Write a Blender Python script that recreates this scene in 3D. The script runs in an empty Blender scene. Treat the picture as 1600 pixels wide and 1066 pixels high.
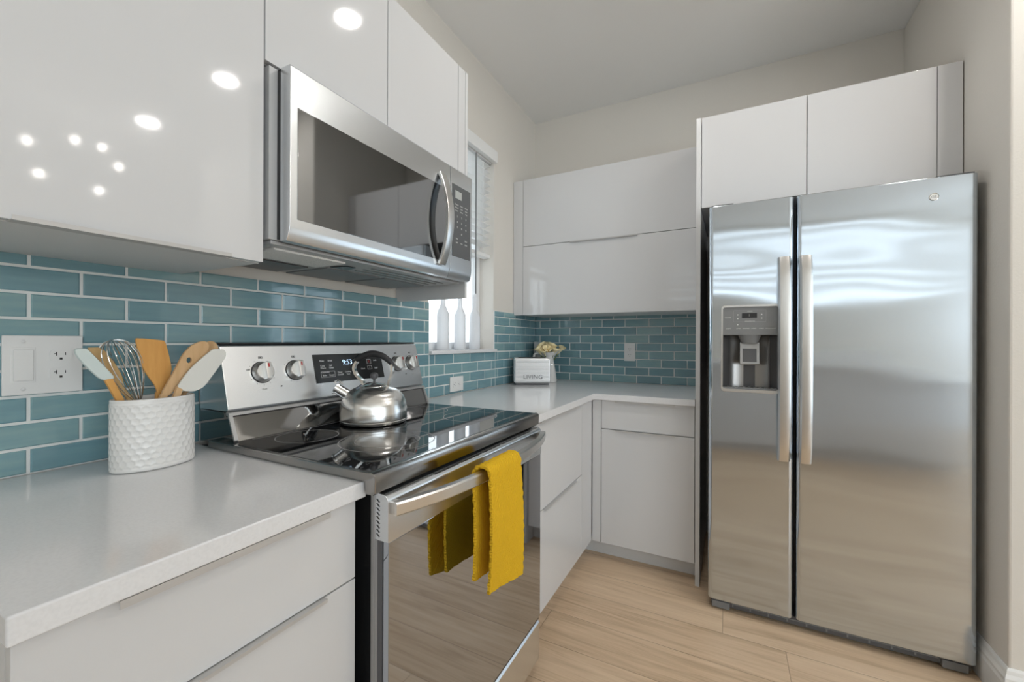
import bpy, bmesh, math, random
from mathutils import Vector, Matrix
random.seed(7)
C = bpy.context.scene.collection
PI = math.pi
S = bpy.context.scene

# ------------------------------------------------------------ camera, world, lights, exposure
def make_camera():
    cd = bpy.data.cameras.new('camera'); cam = bpy.data.objects.new('camera', cd); C.objects.link(cam)
    yaw, pitch, roll = math.radians(27.2209), math.radians(.0075), math.radians(.2047)
    F = Vector((-math.sin(yaw)*math.cos(pitch), math.cos(yaw)*math.cos(pitch), math.sin(pitch)))
    R = Vector((math.cos(yaw), math.sin(yaw), 0)); U = R.cross(F)
    R2 = R*math.cos(roll) + U*math.sin(roll); U2 = -R*math.sin(roll) + U*math.cos(roll)
    m = Matrix((R2, U2, -F)).transposed().to_4x4(); m.translation = Vector((1.2861, -2.7953, 1.1668))
    cam.matrix_world = m
    cd.sensor_width = 36; cd.lens = 646.1377/1600*36
    cd.shift_x = -(807.4323-800)/1600; cd.shift_y = .2/1600; cd.clip_start = .02
    S.camera = cam
make_camera()
S.view_settings.view_transform = 'Standard'; S.view_settings.look = 'None'
S.view_settings.gamma = 1; S.view_settings.use_curve_mapping = False
S.view_settings.exposure = 1.35
w = bpy.data.worlds.new('sky'); S.world = w; w.use_nodes = True
w.node_tree.nodes['Background'].inputs[0].default_value = (.83, .93, 1, 1)
w.node_tree.nodes['Background'].inputs[1].default_value = 1.75
# daylight enters by openings added in unseen walls; the recessed lights add to it


# ------------------------------------------------------------ materials
def mat(name, col, rough=.5, metal=0, spec=.5, coat=0, ior=None, aniso=0, arot=0, trans=0, emit=None, estr=0):
    m = bpy.data.materials.new(name); m.use_nodes = True; b = m.node_tree.nodes['Principled BSDF']
    b.inputs['Base Color'].default_value = (*col, 1); b.inputs['Roughness'].default_value = rough
    b.inputs['Metallic'].default_value = metal; b.inputs['Specular IOR Level'].default_value = spec
    b.inputs['Coat Weight'].default_value = coat; b.inputs['Coat Roughness'].default_value = .03
    if ior: b.inputs['IOR'].default_value = ior
    b.inputs['Transmission Weight'].default_value = trans
    if aniso: b.inputs['Anisotropic'].default_value = aniso; b.inputs['Anisotropic Rotation'].default_value = arot
    if emit: b.inputs['Emission Color'].default_value = (*emit, 1); b.inputs['Emission Strength'].default_value = estr
    return m
def nd(m, t, **kw):
    n = m.node_tree.nodes.new(t)
    for k, v in kw.items():
        if k.startswith('i_'): n.inputs[k[2:].replace('_', ' ')].default_value = v
        else: setattr(n, k, v)
    return n
def lk(m, a, b): m.node_tree.links.new(a, b)
def bsdf(m): return m.node_tree.nodes['Principled BSDF']
def mapped(m, scale, rot=(0,0,0), coord='Object'):
    tc = nd(m, 'ShaderNodeTexCoord'); mp = nd(m, 'ShaderNodeMapping')
    mp.inputs['Scale'].default_value = scale; mp.inputs['Rotation'].default_value = rot
    lk(m, tc.outputs[coord], mp.inputs['Vector']); return mp.outputs['Vector']
def add_bump(m, scale, nscale, strength, dist, detail=2, typ='ShaderNodeTexNoise'):
    v = mapped(m, scale); n = nd(m, typ); n.inputs['Scale'].default_value = nscale
    if typ == 'ShaderNodeTexNoise': n.inputs['Detail'].default_value = detail
    b = nd(m, 'ShaderNodeBump'); b.inputs['Strength'].default_value = strength; b.inputs['Distance'].default_value = dist
    lk(m, v, n.inputs['Vector']); lk(m, n.outputs[0], b.inputs['Height']); lk(m, b.outputs[0], bsdf(m).inputs['Normal']); return n, b

GW = mat('gloss_white_lacquer', (.67, .67, .675), .055, spec=.42)
CARC = mat('satin_white_carcass', (.70, .70, .70), .35)
MW_ = mat('matt_white', (.80, .80, .79), .5)
CEIL = mat('ceiling_paint', (.90, .90, .89), .8); add_bump(CEIL, (1,1,1), 90, .12, .002)
WALL = mat('greige_wall_paint', (.74, .705, .65), .75); add_bump(WALL, (1,1,1), 160, .25, .002)
TRIM = mat('white_trim_paint', (.82, .82, .81), .3)
GROUT = mat('pale_grout', (.80, .81, .79), .8)
STONE = mat('white_quartz', (.78, .78, .785), .12, spec=.5)
n = nd(STONE, 'ShaderNodeTexNoise', i_Scale=220., i_Detail=3.); r = nd(STONE, 'ShaderNodeValToRGB')
r.color_ramp.elements[0].color = (.74,.74,.75,1); r.color_ramp.elements[0].position = .3
r.color_ramp.elements[1].color = (.78,.78,.79,1); r.color_ramp.elements[1].position = .6
lk(STONE, mapped(STONE,(1,1,1)), n.inputs['Vector']); lk(STONE, n.outputs[0], r.inputs[0]); lk(STONE, r.outputs[0], bsdf(STONE).inputs['Base Color'])
# glass tile: tint varies tile by tile (attribute) and in soft horizontal streaks
TILE = mat('teal_glass_tile', (.1,.25,.3), .09, spec=.55, coat=.3)
at = nd(TILE, 'ShaderNodeAttribute', attribute_name='tint')
r = nd(TILE, 'ShaderNodeValToRGB'); e = r.color_ramp.elements
e[0].position = 0; e[0].color = (.155,.285,.33,1); e[1].position = 1; e[1].color = (.26,.41,.42,1)
x = e.new(.5); x.color = (.19,.345,.39,1)
n = nd(TILE, 'ShaderNodeTexNoise', i_Scale=1., i_Detail=3.); lk(TILE, mapped(TILE, (9, 9, 70)), n.inputs['Vector'])
mx = nd(TILE, 'ShaderNodeMath', operation='MULTIPLY_ADD'); mx.inputs[1].default_value = .9; mx.inputs[2].default_value = -.45
ad = nd(TILE, 'ShaderNodeMath', operation='ADD'); lk(TILE, n.outputs[0], mx.inputs[0]); lk(TILE, mx.outputs[0], ad.inputs[0])
lk(TILE, at.outputs['Fac'], ad.inputs[1]); lk(TILE, ad.outputs[0], r.inputs[0]); lk(TILE, r.outputs[0], bsdf(TILE).inputs['Base Color'])
bn = nd(TILE, 'ShaderNodeBump'); bn.inputs['Strength'].default_value = .25; bn.inputs['Distance'].default_value = .002
n2 = nd(TILE, 'ShaderNodeTexNoise', i_Scale=14.); lk(TILE, mapped(TILE,(1,1,2.5)), n2.inputs['Vector']); lk(TILE, n2.outputs[0], bn.inputs['Height']); lk(TILE, bn.outputs[0], bsdf(TILE).inputs['Normal'])
# oak planks
FLOOR = mat('light_oak_planks', (.5,.35,.2), .32, spec=.4)
def build_floor_mat(m):
    v = mapped(m, (1,1,1)); sx = nd(m, 'ShaderNodeSeparateXYZ'); lk(m, v, sx.inputs[0])
    def M(op, a, b=None, c=None):
        k = nd(m, 'ShaderNodeMath', operation=op)
        for i, q in enumerate((a, b, c)):
            if q is None: continue
            if isinstance(q, (int, float)): k.inputs[i].default_value = q
            else: lk(m, q, k.inputs[i])
        return k.outputs[0]
    PW, PL = .182, 1.22
    ry = M('DIVIDE', M('ADD', sx.outputs['Y'], .945+.182*30), PW); row = M('FLOOR', ry); fy = M('FRACT', ry)
    wn = nd(m, 'ShaderNodeTexWhiteNoise', noise_dimensions='1D'); lk(m, row, wn.inputs['W'])
    rx = M('DIVIDE', M('ADD', sx.outputs['X'], M('MULTIPLY', wn.outputs[0], PL*1.0)), PL)
    rx = M('ADD', rx, 10.31); col = M('FLOOR', rx); fx = M('FRACT', rx)
    cid = nd(m, 'ShaderNodeTexWhiteNoise', noise_dimensions='2D'); cv = nd(m, 'ShaderNodeCombineXYZ')
    lk(m, row, cv.inputs[0]); lk(m, col, cv.inputs[1]); lk(m, cv.outputs[0], cid.inputs['Vector'])
    # grain, offset per plank
    ov = nd(m, 'ShaderNodeCombineXYZ'); lk(m, M('MULTIPLY', cid.outputs[0], 37.), ov.inputs[0]); lk(m, M('MULTIPLY', cid.outputs[0], 91.), ov.inputs[1])
    va = nd(m, 'ShaderNodeVectorMath', operation='ADD'); lk(m, v, va.inputs[0]); lk(m, ov.outputs[0], va.inputs[1])
    vm = nd(m, 'ShaderNodeVectorMath', operation='MULTIPLY'); lk(m, va.outputs[0], vm.inputs[0]); vm.inputs[1].default_value = (1.6, 22, 1)
    g1 = nd(m, 'ShaderNodeTexNoise', i_Scale=1.3, i_Detail=5., i_Distortion=1.1); lk(m, vm.outputs[0], g1.inputs['Vector'])
    vm2 = nd(m, 'ShaderNodeVectorMath', operation='MULTIPLY'); lk(m, va.outputs[0], vm2.inputs[0]); vm2.inputs[1].default_value = (6, 190, 1)
    g2 = nd(m, 'ShaderNodeTexNoise', i_Scale=1., i_Detail=3.); lk(m, vm2.outputs[0], g2.inputs['Vector'])
    s = M('ADD', M('MULTIPLY', g1.outputs[0], .62), M('ADD', M('MULTIPLY', g2.outputs[0], .28), M('MULTIPLY', cid.outputs[0], .16)))
    r = nd(m, 'ShaderNodeValToRGB'); e = r.color_ramp.elements
    e[0].position = .28; e[0].color = (.46,.32,.20,1); e[1].position = .74; e[1].color = (.78,.60,.42,1); q = e.new(.5); q.color = (.66,.485,.325,1)
    lk(m, s, r.inputs[0])
    ey = M('MINIMUM', fy, M('SUBTRACT', 1, fy)); ex = M('MINIMUM', fx, M('SUBTRACT', 1, fx))
    gap = M('MINIMUM', M('DIVIDE', ey, .010), M('DIVIDE', ex, .0013)); gap = M('MINIMUM', gap, 1)
    mixn = nd(m, 'ShaderNodeMix', data_type='RGBA'); lk(m, gap, mixn.inputs[0]); mixn.inputs[6].default_value = (.27,.17,.10,1)
    lk(m, r.outputs[0], mixn.inputs[7]); lk(m, mixn.outputs[2], bsdf(m).inputs['Base Color'])
    b = nd(m, 'ShaderNodeBump'); b.inputs['Strength'].default_value = .35; b.inputs['Distance'].default_value = .002
    lk(m, M('ADD', gap, M('MULTIPLY', g2.outputs[0], .25)), b.inputs['Height']); lk(m, b.outputs[0], bsdf(m).inputs['Normal'])
build_floor_mat(FLOOR)
def steel(name, col, rough, tangent_axis, aniso, grain, gstr=.04, wav=None):
    m = mat(name, col, rough, 1, aniso=aniso)
    t = nd(m, 'ShaderNodeTangent', direction_type='RADIAL', axis=tangent_axis); lk(m, t.outputs[0], bsdf(m).inputs['Tangent'])
    n = nd(m, 'ShaderNodeTexNoise', i_Scale=1., i_Detail=3.); lk(m, mapped(m, grain), n.inputs['Vector'])
    mr = nd(m, 'ShaderNodeMapRange'); mr.inputs['To Min'].default_value = rough-gstr; mr.inputs['To Max'].default_value = rough+gstr
    lk(m, n.outputs[0], mr.inputs[0]); lk(m, mr.outputs[0], bsdf(m).inputs['Roughness'])
    if wav:
        w1 = nd(m, 'ShaderNodeTexNoise', i_Scale=1., i_Detail=1.); lk(m, mapped(m, wav[0]), w1.inputs['Vector'])
        b = nd(m, 'ShaderNodeBump'); b.inputs['Strength'].default_value = 1; b.inputs['Distance'].default_value = wav[1]
        lk(m, w1.outputs[0], b.inputs['Height']); lk(m, b.outputs[0], bsdf(m).inputs['Normal'])
    return m
SS = steel('brushed_stainless', (.76,.785,.81), .26, 'Z', .6, (700, 3, 700), .02)
SSF = steel('fridge_stainless', (.58,.635,.69), .12, 'Z', .9, (2, 2, 500), .01, ((1.1, 1.1, 2.8), .014))
SSK = steel('kettle_steel', (.78,.775,.76), .20, 'Z', .75, (3, 3, 900), .02)
CHR = mat('polished_chrome', (.8,.8,.79), .07, 1)
ALU = mat('brushed_aluminium', (.55,.54,.53), .45, .35)
HND = mat('satin_steel_handle', (.72,.715,.70), .3, 1)
DSS = mat('dark_polished_steel', (.34,.33,.32), .16, 1)
BLK = mat('black_enamel', (.012,.012,.013), .18)
BLKM = mat('black_plastic', (.02,.02,.022), .45)
DGR = mat('dark_grey_plastic', (.10,.10,.105), .35)
GRY = mat('grey_plastic', (.20,.205,.21), .35)
LGR = mat('light_grey_metal', (.42,.42,.42), .4, .6)
HOB = mat('black_ceramic_glass', (.006,.006,.007), .03, spec=.9, ior=1.8)
OVG = mat('tinted_mirror_oven_glass', (.47,.50,.55), .035, 1)
MWG = mat('grey_microwave_glass', (.27,.275,.28), .04, 1)
PAN = mat('grey_keypad', (.11,.115,.12), .25)
PRT = mat('white_print', (.75,.75,.75), .5)
PRD = mat('dark_print', (.06,.06,.06), .5)
PRR = mat('red_print', (.5,.03,.03), .5)
PGY = mat('grey_print', (.38,.38,.38), .5)
LCD = mat('lit_clock_digits', (.7,.85,1), .5, emit=(.45,.7,1), estr=.55)
LCP = mat('pale_lcd', (.45,.47,.46), .3)
CER = mat('white_glazed_ceramic', (.80,.79,.77), .16, spec=.55)
def wood(name, a, b_):
    m = mat(name, a, .5, spec=.3); n = nd(m, 'ShaderNodeTexNoise', i_Scale=1., i_Detail=4.); lk(m, mapped(m, (60, 60, 9)), n.inputs['Vector'])
    r = nd(m, 'ShaderNodeValToRGB'); r.color_ramp.elements[0].position = .3; r.color_ramp.elements[1].position = .7
    r.color_ramp.elements[0].color = (*b_,1); r.color_ramp.elements[1].color = (*a,1); lk(m, n.outputs[0], r.inputs[0]); lk(m, r.outputs[0], bsdf(m).inputs['Base Color']); return m
WOA = wood('orange_bamboo', (.78,.42,.13), (.66,.32,.085))
WOB = wood('pale_beech', (.74,.50,.28), (.60,.37,.18))
WOC = wood('tan_wood', (.62,.42,.20), (.50,.31,.13))
SIL = mat('white_silicone', (.80,.79,.74), .35); SILB = mat('pale_aqua_silicone', (.68,.76,.74), .35)
YEL = mat('yellow_cotton', (1.0,.60,.03), .9, spec=.15)
FRO = mat('frosted_white_glass', (.90,.91,.93), .5, spec=.3); bsdf(FRO).inputs["Transmission Weight"].default_value = .35
GLS = mat('clear_glass', (1,1,1), 0, trans=1, ior=1.45)
BLD = mat('white_blind_slat', (.84,.84,.83), .4); bsdf(BLD).inputs['Subsurface Weight'].default_value = 0
VIN = mat('white_vinyl', (.82,.83,.84), .35)
SIDE = mat('white_siding', (.85,.86,.87), .7)
PET = mat('cream_yellow_petal', (.95,.82,.50), .5); PETB = mat('yellow_throat', (.80,.50,.06), .6)
LEAF = mat('green_stem', (.10,.16,.05), .6)
BULB = mat('lamp_glow', (1,1,1), .5, emit=(1,.95,.88), estr=30)
DWN = mat('downlight_glow', (1,1,1), .5, emit=(1,.97,.93), estr=85)
LENS = mat('ribbed_lamp_lens', (.9,.9,.88), .3)
n, b = add_bump(LENS, (1,1,1), 160, .9, .004)

# ------------------------------------------------------------ mesh helpers
def box(bm, a, b, bev=0, seg=2):
    x0, x1 = sorted((a[0], b[0])); y0, y1 = sorted((a[1], b[1])); z0, z1 = sorted((a[2], b[2]))
    v = [bm.verts.new(p) for p in ((x0,y0,z0),(x1,y0,z0),(x1,y1,z0),(x0,y1,z0),(x0,y0,z1),(x1,y0,z1),(x1,y1,z1),(x0,y1,z1))]
    f = [bm.faces.new([v[i] for i in q]) for q in ((0,3,2,1),(4,5,6,7),(0,1,5,4),(1,2,6,5),(2,3,7,6),(3,0,4,7))]
    if bev:
        es = list({e for q in f for e in q.edges}); bmesh.ops.bevel(bm, geom=es, offset=bev, segments=seg, profile=.5, affect='EDGES')
    return v
def B(a, b, bev=0, seg=2):
    bm = bmesh.new(); box(bm, a, b, bev, seg); return bm
def prism(bm, pts, axis, lo, hi, bev=0):
    """polygon pts (2D) extruded along axis; pts are the two other coords in xyz order"""
    def P(q, t):
        q = list(q); q.insert('xyz'.index(axis), t); return q
    a = [bm.verts.new(P(q, lo)) for q in pts]; b = [bm.verts.new(P(q, hi)) for q in pts]; n = len(pts); fs = []
    fs.append(bm.faces.new(a)); fs.append(bm.faces.new(b[::-1]))
    for i in range(n): fs.append(bm.faces.new((a[i], b[i], b[(i+1)%n], a[(i+1)%n])))
    bmesh.ops.recalc_face_normals(bm, faces=fs)
    if bev:
        es = list({e for q in fs[:2] for e in q.edges}); bmesh.ops.bevel(bm, geom=es, offset=bev, segments=2, profile=.5, affect='EDGES')
def frames(path):
    path = [Vector(p) for p in path]; out = []; up = None
    for i, p in enumerate(path):
        t = (path[min(i+1, len(path)-1)] - path[max(i-1, 0)]).normalized()
        if up is None: up = Vector((0,0,1)) if abs(t.z) < .9 else Vector((0,1,0))
        s = t.cross(up).normalized(); up = s.cross(t).normalized(); out.append((p, s, up))
    return out
def sweep(bm, path, prof, closed_prof=True, caps=True, scales=None):
    """prof = list of (s, u) offsets in the frame of the path"""
    rings = []
    for i, (p, s, u) in enumerate(frames(path)):
        k = scales[i] if scales else 1
        rings.append([bm.verts.new(p + s*a*k + u*b*k) for a, b in prof])
    n = len(prof); fs = []
    for r0, r1 in zip(rings, rings[1:]):
        for j in range(n): fs.append(bm.faces.new((r0[j], r0[(j+1)%n], r1[(j+1)%n], r1[j])))
    if caps: fs.append(bm.faces.new(rings[0][::-1])); fs.append(bm.faces.new(rings[-1]))
    bmesh.ops.recalc_face_normals(bm, faces=fs)
def tube(bm, path, r, n=10, scales=None):
    sweep(bm, path, [(r*math.cos(2*PI*i/n), r*math.sin(2*PI*i/n)) for i in range(n)], scales=scales)
def lathe(bm, prof, c, n=40, sx=1, sy=1, M=None):
    """prof (r,z) list, around vertical axis through c"""
    rings = []; fs = []
    for r, z in prof:
        if r < 1e-5: rings.append([bm.verts.new((0,0,z))])
        else: rings.append([bm.verts.new((r*sx*math.cos(2*PI*i/n), r*sy*math.sin(2*PI*i/n), z)) for i in range(n)])
    for r0, r1 in zip(rings, rings[1:]):
        for j in range(n):
            q = [r0[j%len(r0)], r0[(j+1)%n%len(r0)], r1[(j+1)%n%len(r1)], r1[j%len(r1)]]
            q = list(dict.fromkeys(q))
            if len(q) > 2: fs.append(bm.faces.new(q))
    if len(rings[0]) > 1: fs.append(bm.faces.new(rings[0][::-1]))
    if len(rings[-1]) > 1: fs.append(bm.faces.new(rings[-1]))
    vs = [v for r in rings for v in r]
    if M is not None:
        for v in vs: v.co = M @ v.co
    for v in vs: v.co += Vector(c)
    bmesh.ops.recalc_face_normals(bm, faces=fs)
def NB(): return bmesh.new()
def smooth_mesh(me, ang=35):
    for p in me.polygons: p.use_smooth = True
    me.set_sharp_from_angle(angle=math.radians(ang))
def org(parent):
    o = Vector((0,0,0))
    while parent: o += parent.location; parent = parent.parent
    return o
def part(name, bm, m, parent=None, smooth=True, label=None, loc=None, local=False, wn=True):
    """link bm (built in room coordinates) as ONE mesh object"""
    me = bpy.data.meshes.new(name); o = bpy.data.objects.new(name, me); C.objects.link(o)
    off = org(parent)
    if parent is None and loc is not None: off = Vector(loc); o.location = loc
    if not local:
        for v in bm.verts: v.co -= off
    bm.to_mesh(me); bm.free(); me.materials.append(m)
    if smooth:
        smooth_mesh(me)
        if wn: md = o.modifiers.new('weighted_normals', 'WEIGHTED_NORMAL'); md.keep_sharp = True; md.weight = 100
    if parent: o.parent = parent
    if label: o['label'] = label
    return o
def thing(name, label, cat, loc=(0,0,0), group=None, rz=0):
    o = bpy.data.objects.new(name, None); C.objects.link(o); o.location = loc; o.rotation_euler = (0,0,rz); o.empty_display_size = .05
    o['label'] = label; o['category'] = cat
    if group: o['group'] = group
    return o
def tag(o, label, cat, group=None):
    o['label'] = label; o['category'] = cat
    if group: o['group'] = group
    return o
def struct(name, bm, m, smooth=False):
    o = part(name, bm, m, None, smooth); o['kind'] = 'structure'; return o
def text_part(name, items, m, parent, M, off=None):
    """items = (string, x, y, size); laid out in a local plane placed by matrix M; one part per word"""
    for s, x, y, size in items:
        cu = bpy.data.curves.new('t', 'FONT'); cu.body = s; cu.size = size; cu.align_x = 'CENTER'; cu.align_y = 'CENTER'; cu.extrude = .0003; cu.resolution_u = 2
        ob = bpy.data.objects.new('t', cu); me = bpy.data.meshes.new_from_object(ob)
        me.transform(M @ Matrix.Translation((x, y, 0))); bm = NB(); bm.from_mesh(me)
        bpy.data.objects.remove(ob); bpy.data.curves.remove(cu); bpy.data.meshes.remove(me)
        part(name, bm, m, parent, smooth=False)
def face_x(y, z, x, tilt=0):   # plane whose text reads when seen from +x; local x -> +y, local y -> +z
    return Matrix.Translation((x, y, z)) @ Matrix.Rotation(tilt, 4, 'Y') @ Matrix(((0,0,1,0),(1,0,0,0),(0,1,0,0),(0,0,0,1)))
def face_my(x, z, y):          # seen from -y; local x -> +x, local y -> +z
    return Matrix.Translation((x, y, z)) @ Matrix(((1,0,0,0),(0,0,-1,0),(0,1,0,0),(0,0,0,1)))
def bool_cut(a, cuts):
    def ob(bm):
        me = bpy.data.meshes.new('b'); bm.to_mesh(me); o = bpy.data.objects.new('b', me); C.objects.link(o); return o
    A = ob(a); a.free(); tmp = [A]
    for c in cuts:
        o = ob(c); c.free(); tmp.append(o); md = A.modifiers.new('m', 'BOOLEAN'); md.operation = 'DIFFERENCE'; md.object = o; md.solver = 'EXACT'
    bpy.context.view_layer.update()
    dg = bpy.context.evaluated_depsgraph_get(); me = bpy.data.meshes.new_from_object(A.evaluated_get(dg))
    bm = NB(); bm.from_mesh(me)
    for o in tmp: bpy.data.objects.remove(o)
    return bm

# ------------------------------------------------------------ room shell
ZC = 2.78; CT = .89; XR = 2.078
RX, RY = 5.5, -6.2
WY0, WY1, WZ0, WZ1 = -1.224, -.608, 1.10, 2.305      # window opening in the left wall
struct('floor', B((-.2, RY-.1, -.06), (RX+.1, .1, 0)), FLOOR)
struct('ceiling', B((-.2, RY-.1, ZC), (RX+.1, .1, ZC+.08)), CEIL)
bm = NB()
box(bm, (-.16, RY, 0), (0, WY0, ZC)); box(bm, (-.16, WY1, 0), (0, .1, ZC)); box(bm, (-.16, WY0, 0), (0, WY1, WZ0)); box(bm, (-.16, WY0, WZ1), (0, WY1, ZC))
struct('wall_left', bm, WALL)
struct('wall_back', B((0, 0, 0), (RX, .1, ZC)), WALL)
bm = NB()   # unseen wall behind the camera; openings added for fill light and refrigerator streaks
box(bm, (0, RY-.1, 0), (4.5, RY, 1.95)) # solid below the added high openings
box(bm, (0, RY-.1, 2.62), (RX, RY, ZC)); box(bm, (0, RY-.1, 1.95), (.25, RY, 2.62)); box(bm, (3.8, RY-.1, 1.95), (4.5, RY, 2.62)); box(bm, (5.4, RY-.1, 0), (RX, RY, 2.62))
for zz in (2.00, 2.155, 2.31, 2.465): box(bm, (.25, RY-.06, zz), (3.8, RY-.03, zz+.118))  # louvres added to split the bright band in the refrigerator doors into streaks
struct('wall_behind', bm, WALL)
bm = NB()   # unseen far wall of the dining side; window opening added for fill daylight
box(bm, (RX, RY, 0), (RX+.1, 0, .25)); box(bm, (RX, RY, 2.40), (RX+.1, 0, ZC)); box(bm, (RX, -2.8, .25), (RX+.1, 0, 2.40)); box(bm, (RX, RY, .25), (RX+.1, -5.9, 2.40))
struct('wall_far_right', bm, WALL)
def portal(name, loc, rot, sx, sy):
    l = bpy.data.lights.new(name, 'AREA'); l.shape = 'RECTANGLE'; l.size = sx; l.size_y = sy; l.cycles.is_portal = True
    o = bpy.data.objects.new(name, l); C.objects.link(o); o.location = loc; o.rotation_euler = rot
portal('daylight_portal', (RX+.02, -4.35, 1.325), (0, PI/2, 0), 2.15, 3.1)
portal('daylight_portal', (4.95, RY-.02, 1.31), (PI/2, 0, 0), .9, 2.62)
portal('daylight_portal', (2.02, RY-.02, 2.285), (PI/2, 0, 0), 3.5, .66)
portal('daylight_portal', (-.15, (WY0+WY1)/2, (WZ0+WZ1)/2), (0, -PI/2, 0), 1.2, .6)
# short return wall beside the refrigerator, thick end facing the room
struct('wall_right', B((XR, -.91, 0), (3.4, 0, ZC), .006), WALL)
def baseboard(name, path, side):
    """moulded skirting: profile height .135, swept along straight legs"""
    prof = [(0,0),(.016,0),(.016,.085),(.0135,.095),(.0135,.105),(.009,.117),(.007,.128),(.003,.135),(0,.135)]
    bm = NB()
    rings = []
    for (x, y, nx, ny) in path: rings.append([bm.verts.new((x + nx*a, y + ny*a, z)) for a, z in prof])
    fs = []
    for r0, r1 in zip(rings, rings[1:]):
        for j in range(len(prof)-1): fs.append(bm.faces.new((r0[j], r0[j+1], r1[j+1], r1[j])))
    bmesh.ops.recalc_face_normals(bm, faces=fs)
    return struct(name, bm, TRIM)
baseboard('baseboard_right', [(XR, -.02, -1, 0), (XR, -.91, -1, -1), (3.4, -.91, 1, -1), (3.4, 0, 1, 0)], 1)
baseboard('baseboard_back', [(1.17, 0, 0, -1), (XR-.001, 0, 0, -1)], 1)

# ------------------------------------------------------------ kitchen window
bm = NB()
for a, b in (((-.15, WY0, WZ0+.02), (-.10, WY0+.045, WZ1)), ((-.15, WY1-.045, WZ0+.02), (-.10, WY1, WZ1)), ((-.15, WY0, WZ1-.04), (-.10, WY1, WZ1)), ((-.15, WY0, WZ0+.02), (-.10, WY1, WZ0+.06)), ((-.148, WY0, 1.68), (-.105, WY1, 1.72))): box(bm, a, b, .003)
wf = struct('window_1', bm, VIN)
struct('window_2', B((-.130, WY0+.03, WZ0+.04), (-.126, WY1-.03, WZ1-.02)), GLS)
struct('trim_1', B((-.155, WY0+.001, WZ0+.001), (.022, WY1+.012, WZ0+.019), .003), STONE)
bm = NB()
for k in range(30): 
    z = k*.12; prism(bm, [(-3.0, z), (-2.985, z), (-3.0, z+.12)], 'y', -5, 3)
box(bm, (-3.1, -5, 0), (-3.0, 3, 3.6))
tag(part('siding_wall', bm, SIDE, smooth=False), 'white clapboard house wall outside the kitchen window', 'wall')
tag(part('ground', B((-3.1, -5, -.3), (-.2, 3, -.2)), mat('pale_ground', (.55,.55,.52), .9)), 'pale ground outside below the kitchen window', 'ground')

bl = thing('window_blind', 'white horizontal slat blind lowered halfway over the kitchen window', 'blind', (-.04, (WY0+WY1)/2, WZ1))
part('valance', B((-.012, WY0-.012, 2.255), (.022, WY1+.012, 2.325), .006), BLD, bl)
part('headrail', B((-.085, WY0+.004, 2.25), (-.014, WY1-.004, 2.295), .002), BLD, bl)
for k in range(13):
    z = 2.232 - k*.0405; bm = NB(); a = math.radians(10); c, s = math.cos(a)*.0255, math.sin(a)*.0255
    sweep(bm, [(-.046, WY0+.006, z), (-.046, WY1-.006, z)], [(c, s), (c-.001, s+.0022), (0, .0052), (-c-.0, -s+.0022), (-c, -s), (0, .0024)])
    part('slat', bm, BLD, bl)
part('bottom_rail', B((-.072, WY0+.006, 1.672), (-.020, WY1-.006, 1.694), .004), BLD, bl)
for y in (WY0+.09, WY1-.09):
    bm = NB(); tube(bm, [(-.022, y, 2.25), (-.022, y, 1.69)], .0011, 5); tube(bm, [(-.069, y, 2.25), (-.069, y, 1.69)], .0011, 5); part('ladder_cord', bm, BLD, bl)
bm = NB(); tube(bm, [(-.012, -.79, 2.25), (-.012, -.79, 1.44)], .0042, 8); part('tilt_wand', bm, GRY, bl)

# white frosted bottles on the sill
def make_bottle(y, label):
    t = NB(); lathe(t, [(.029,0),(.0325,.006),(.0325,.175),(.031,.192),(.024,.212),(.0155,.228),(.0125,.245),(.012,.305),(.0145,.307),(.0145,.318),(.0125,.32),(0,.32)], (-.052, y, WZ0+.0195), 32)
    return tag(part('bottle', t, FRO, loc=(-.052, y, WZ0+.0195)), label, 'bottle', 'white bottles on the window sill')
make_bottle(-1.042, 'frosted white glass bottle on the window sill, nearest the range')
make_bottle(-.887, 'frosted white glass bottle on the window sill, between two others')
make_bottle(-.738, 'frosted white glass bottle on the window sill, nearest the room corner')

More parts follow.
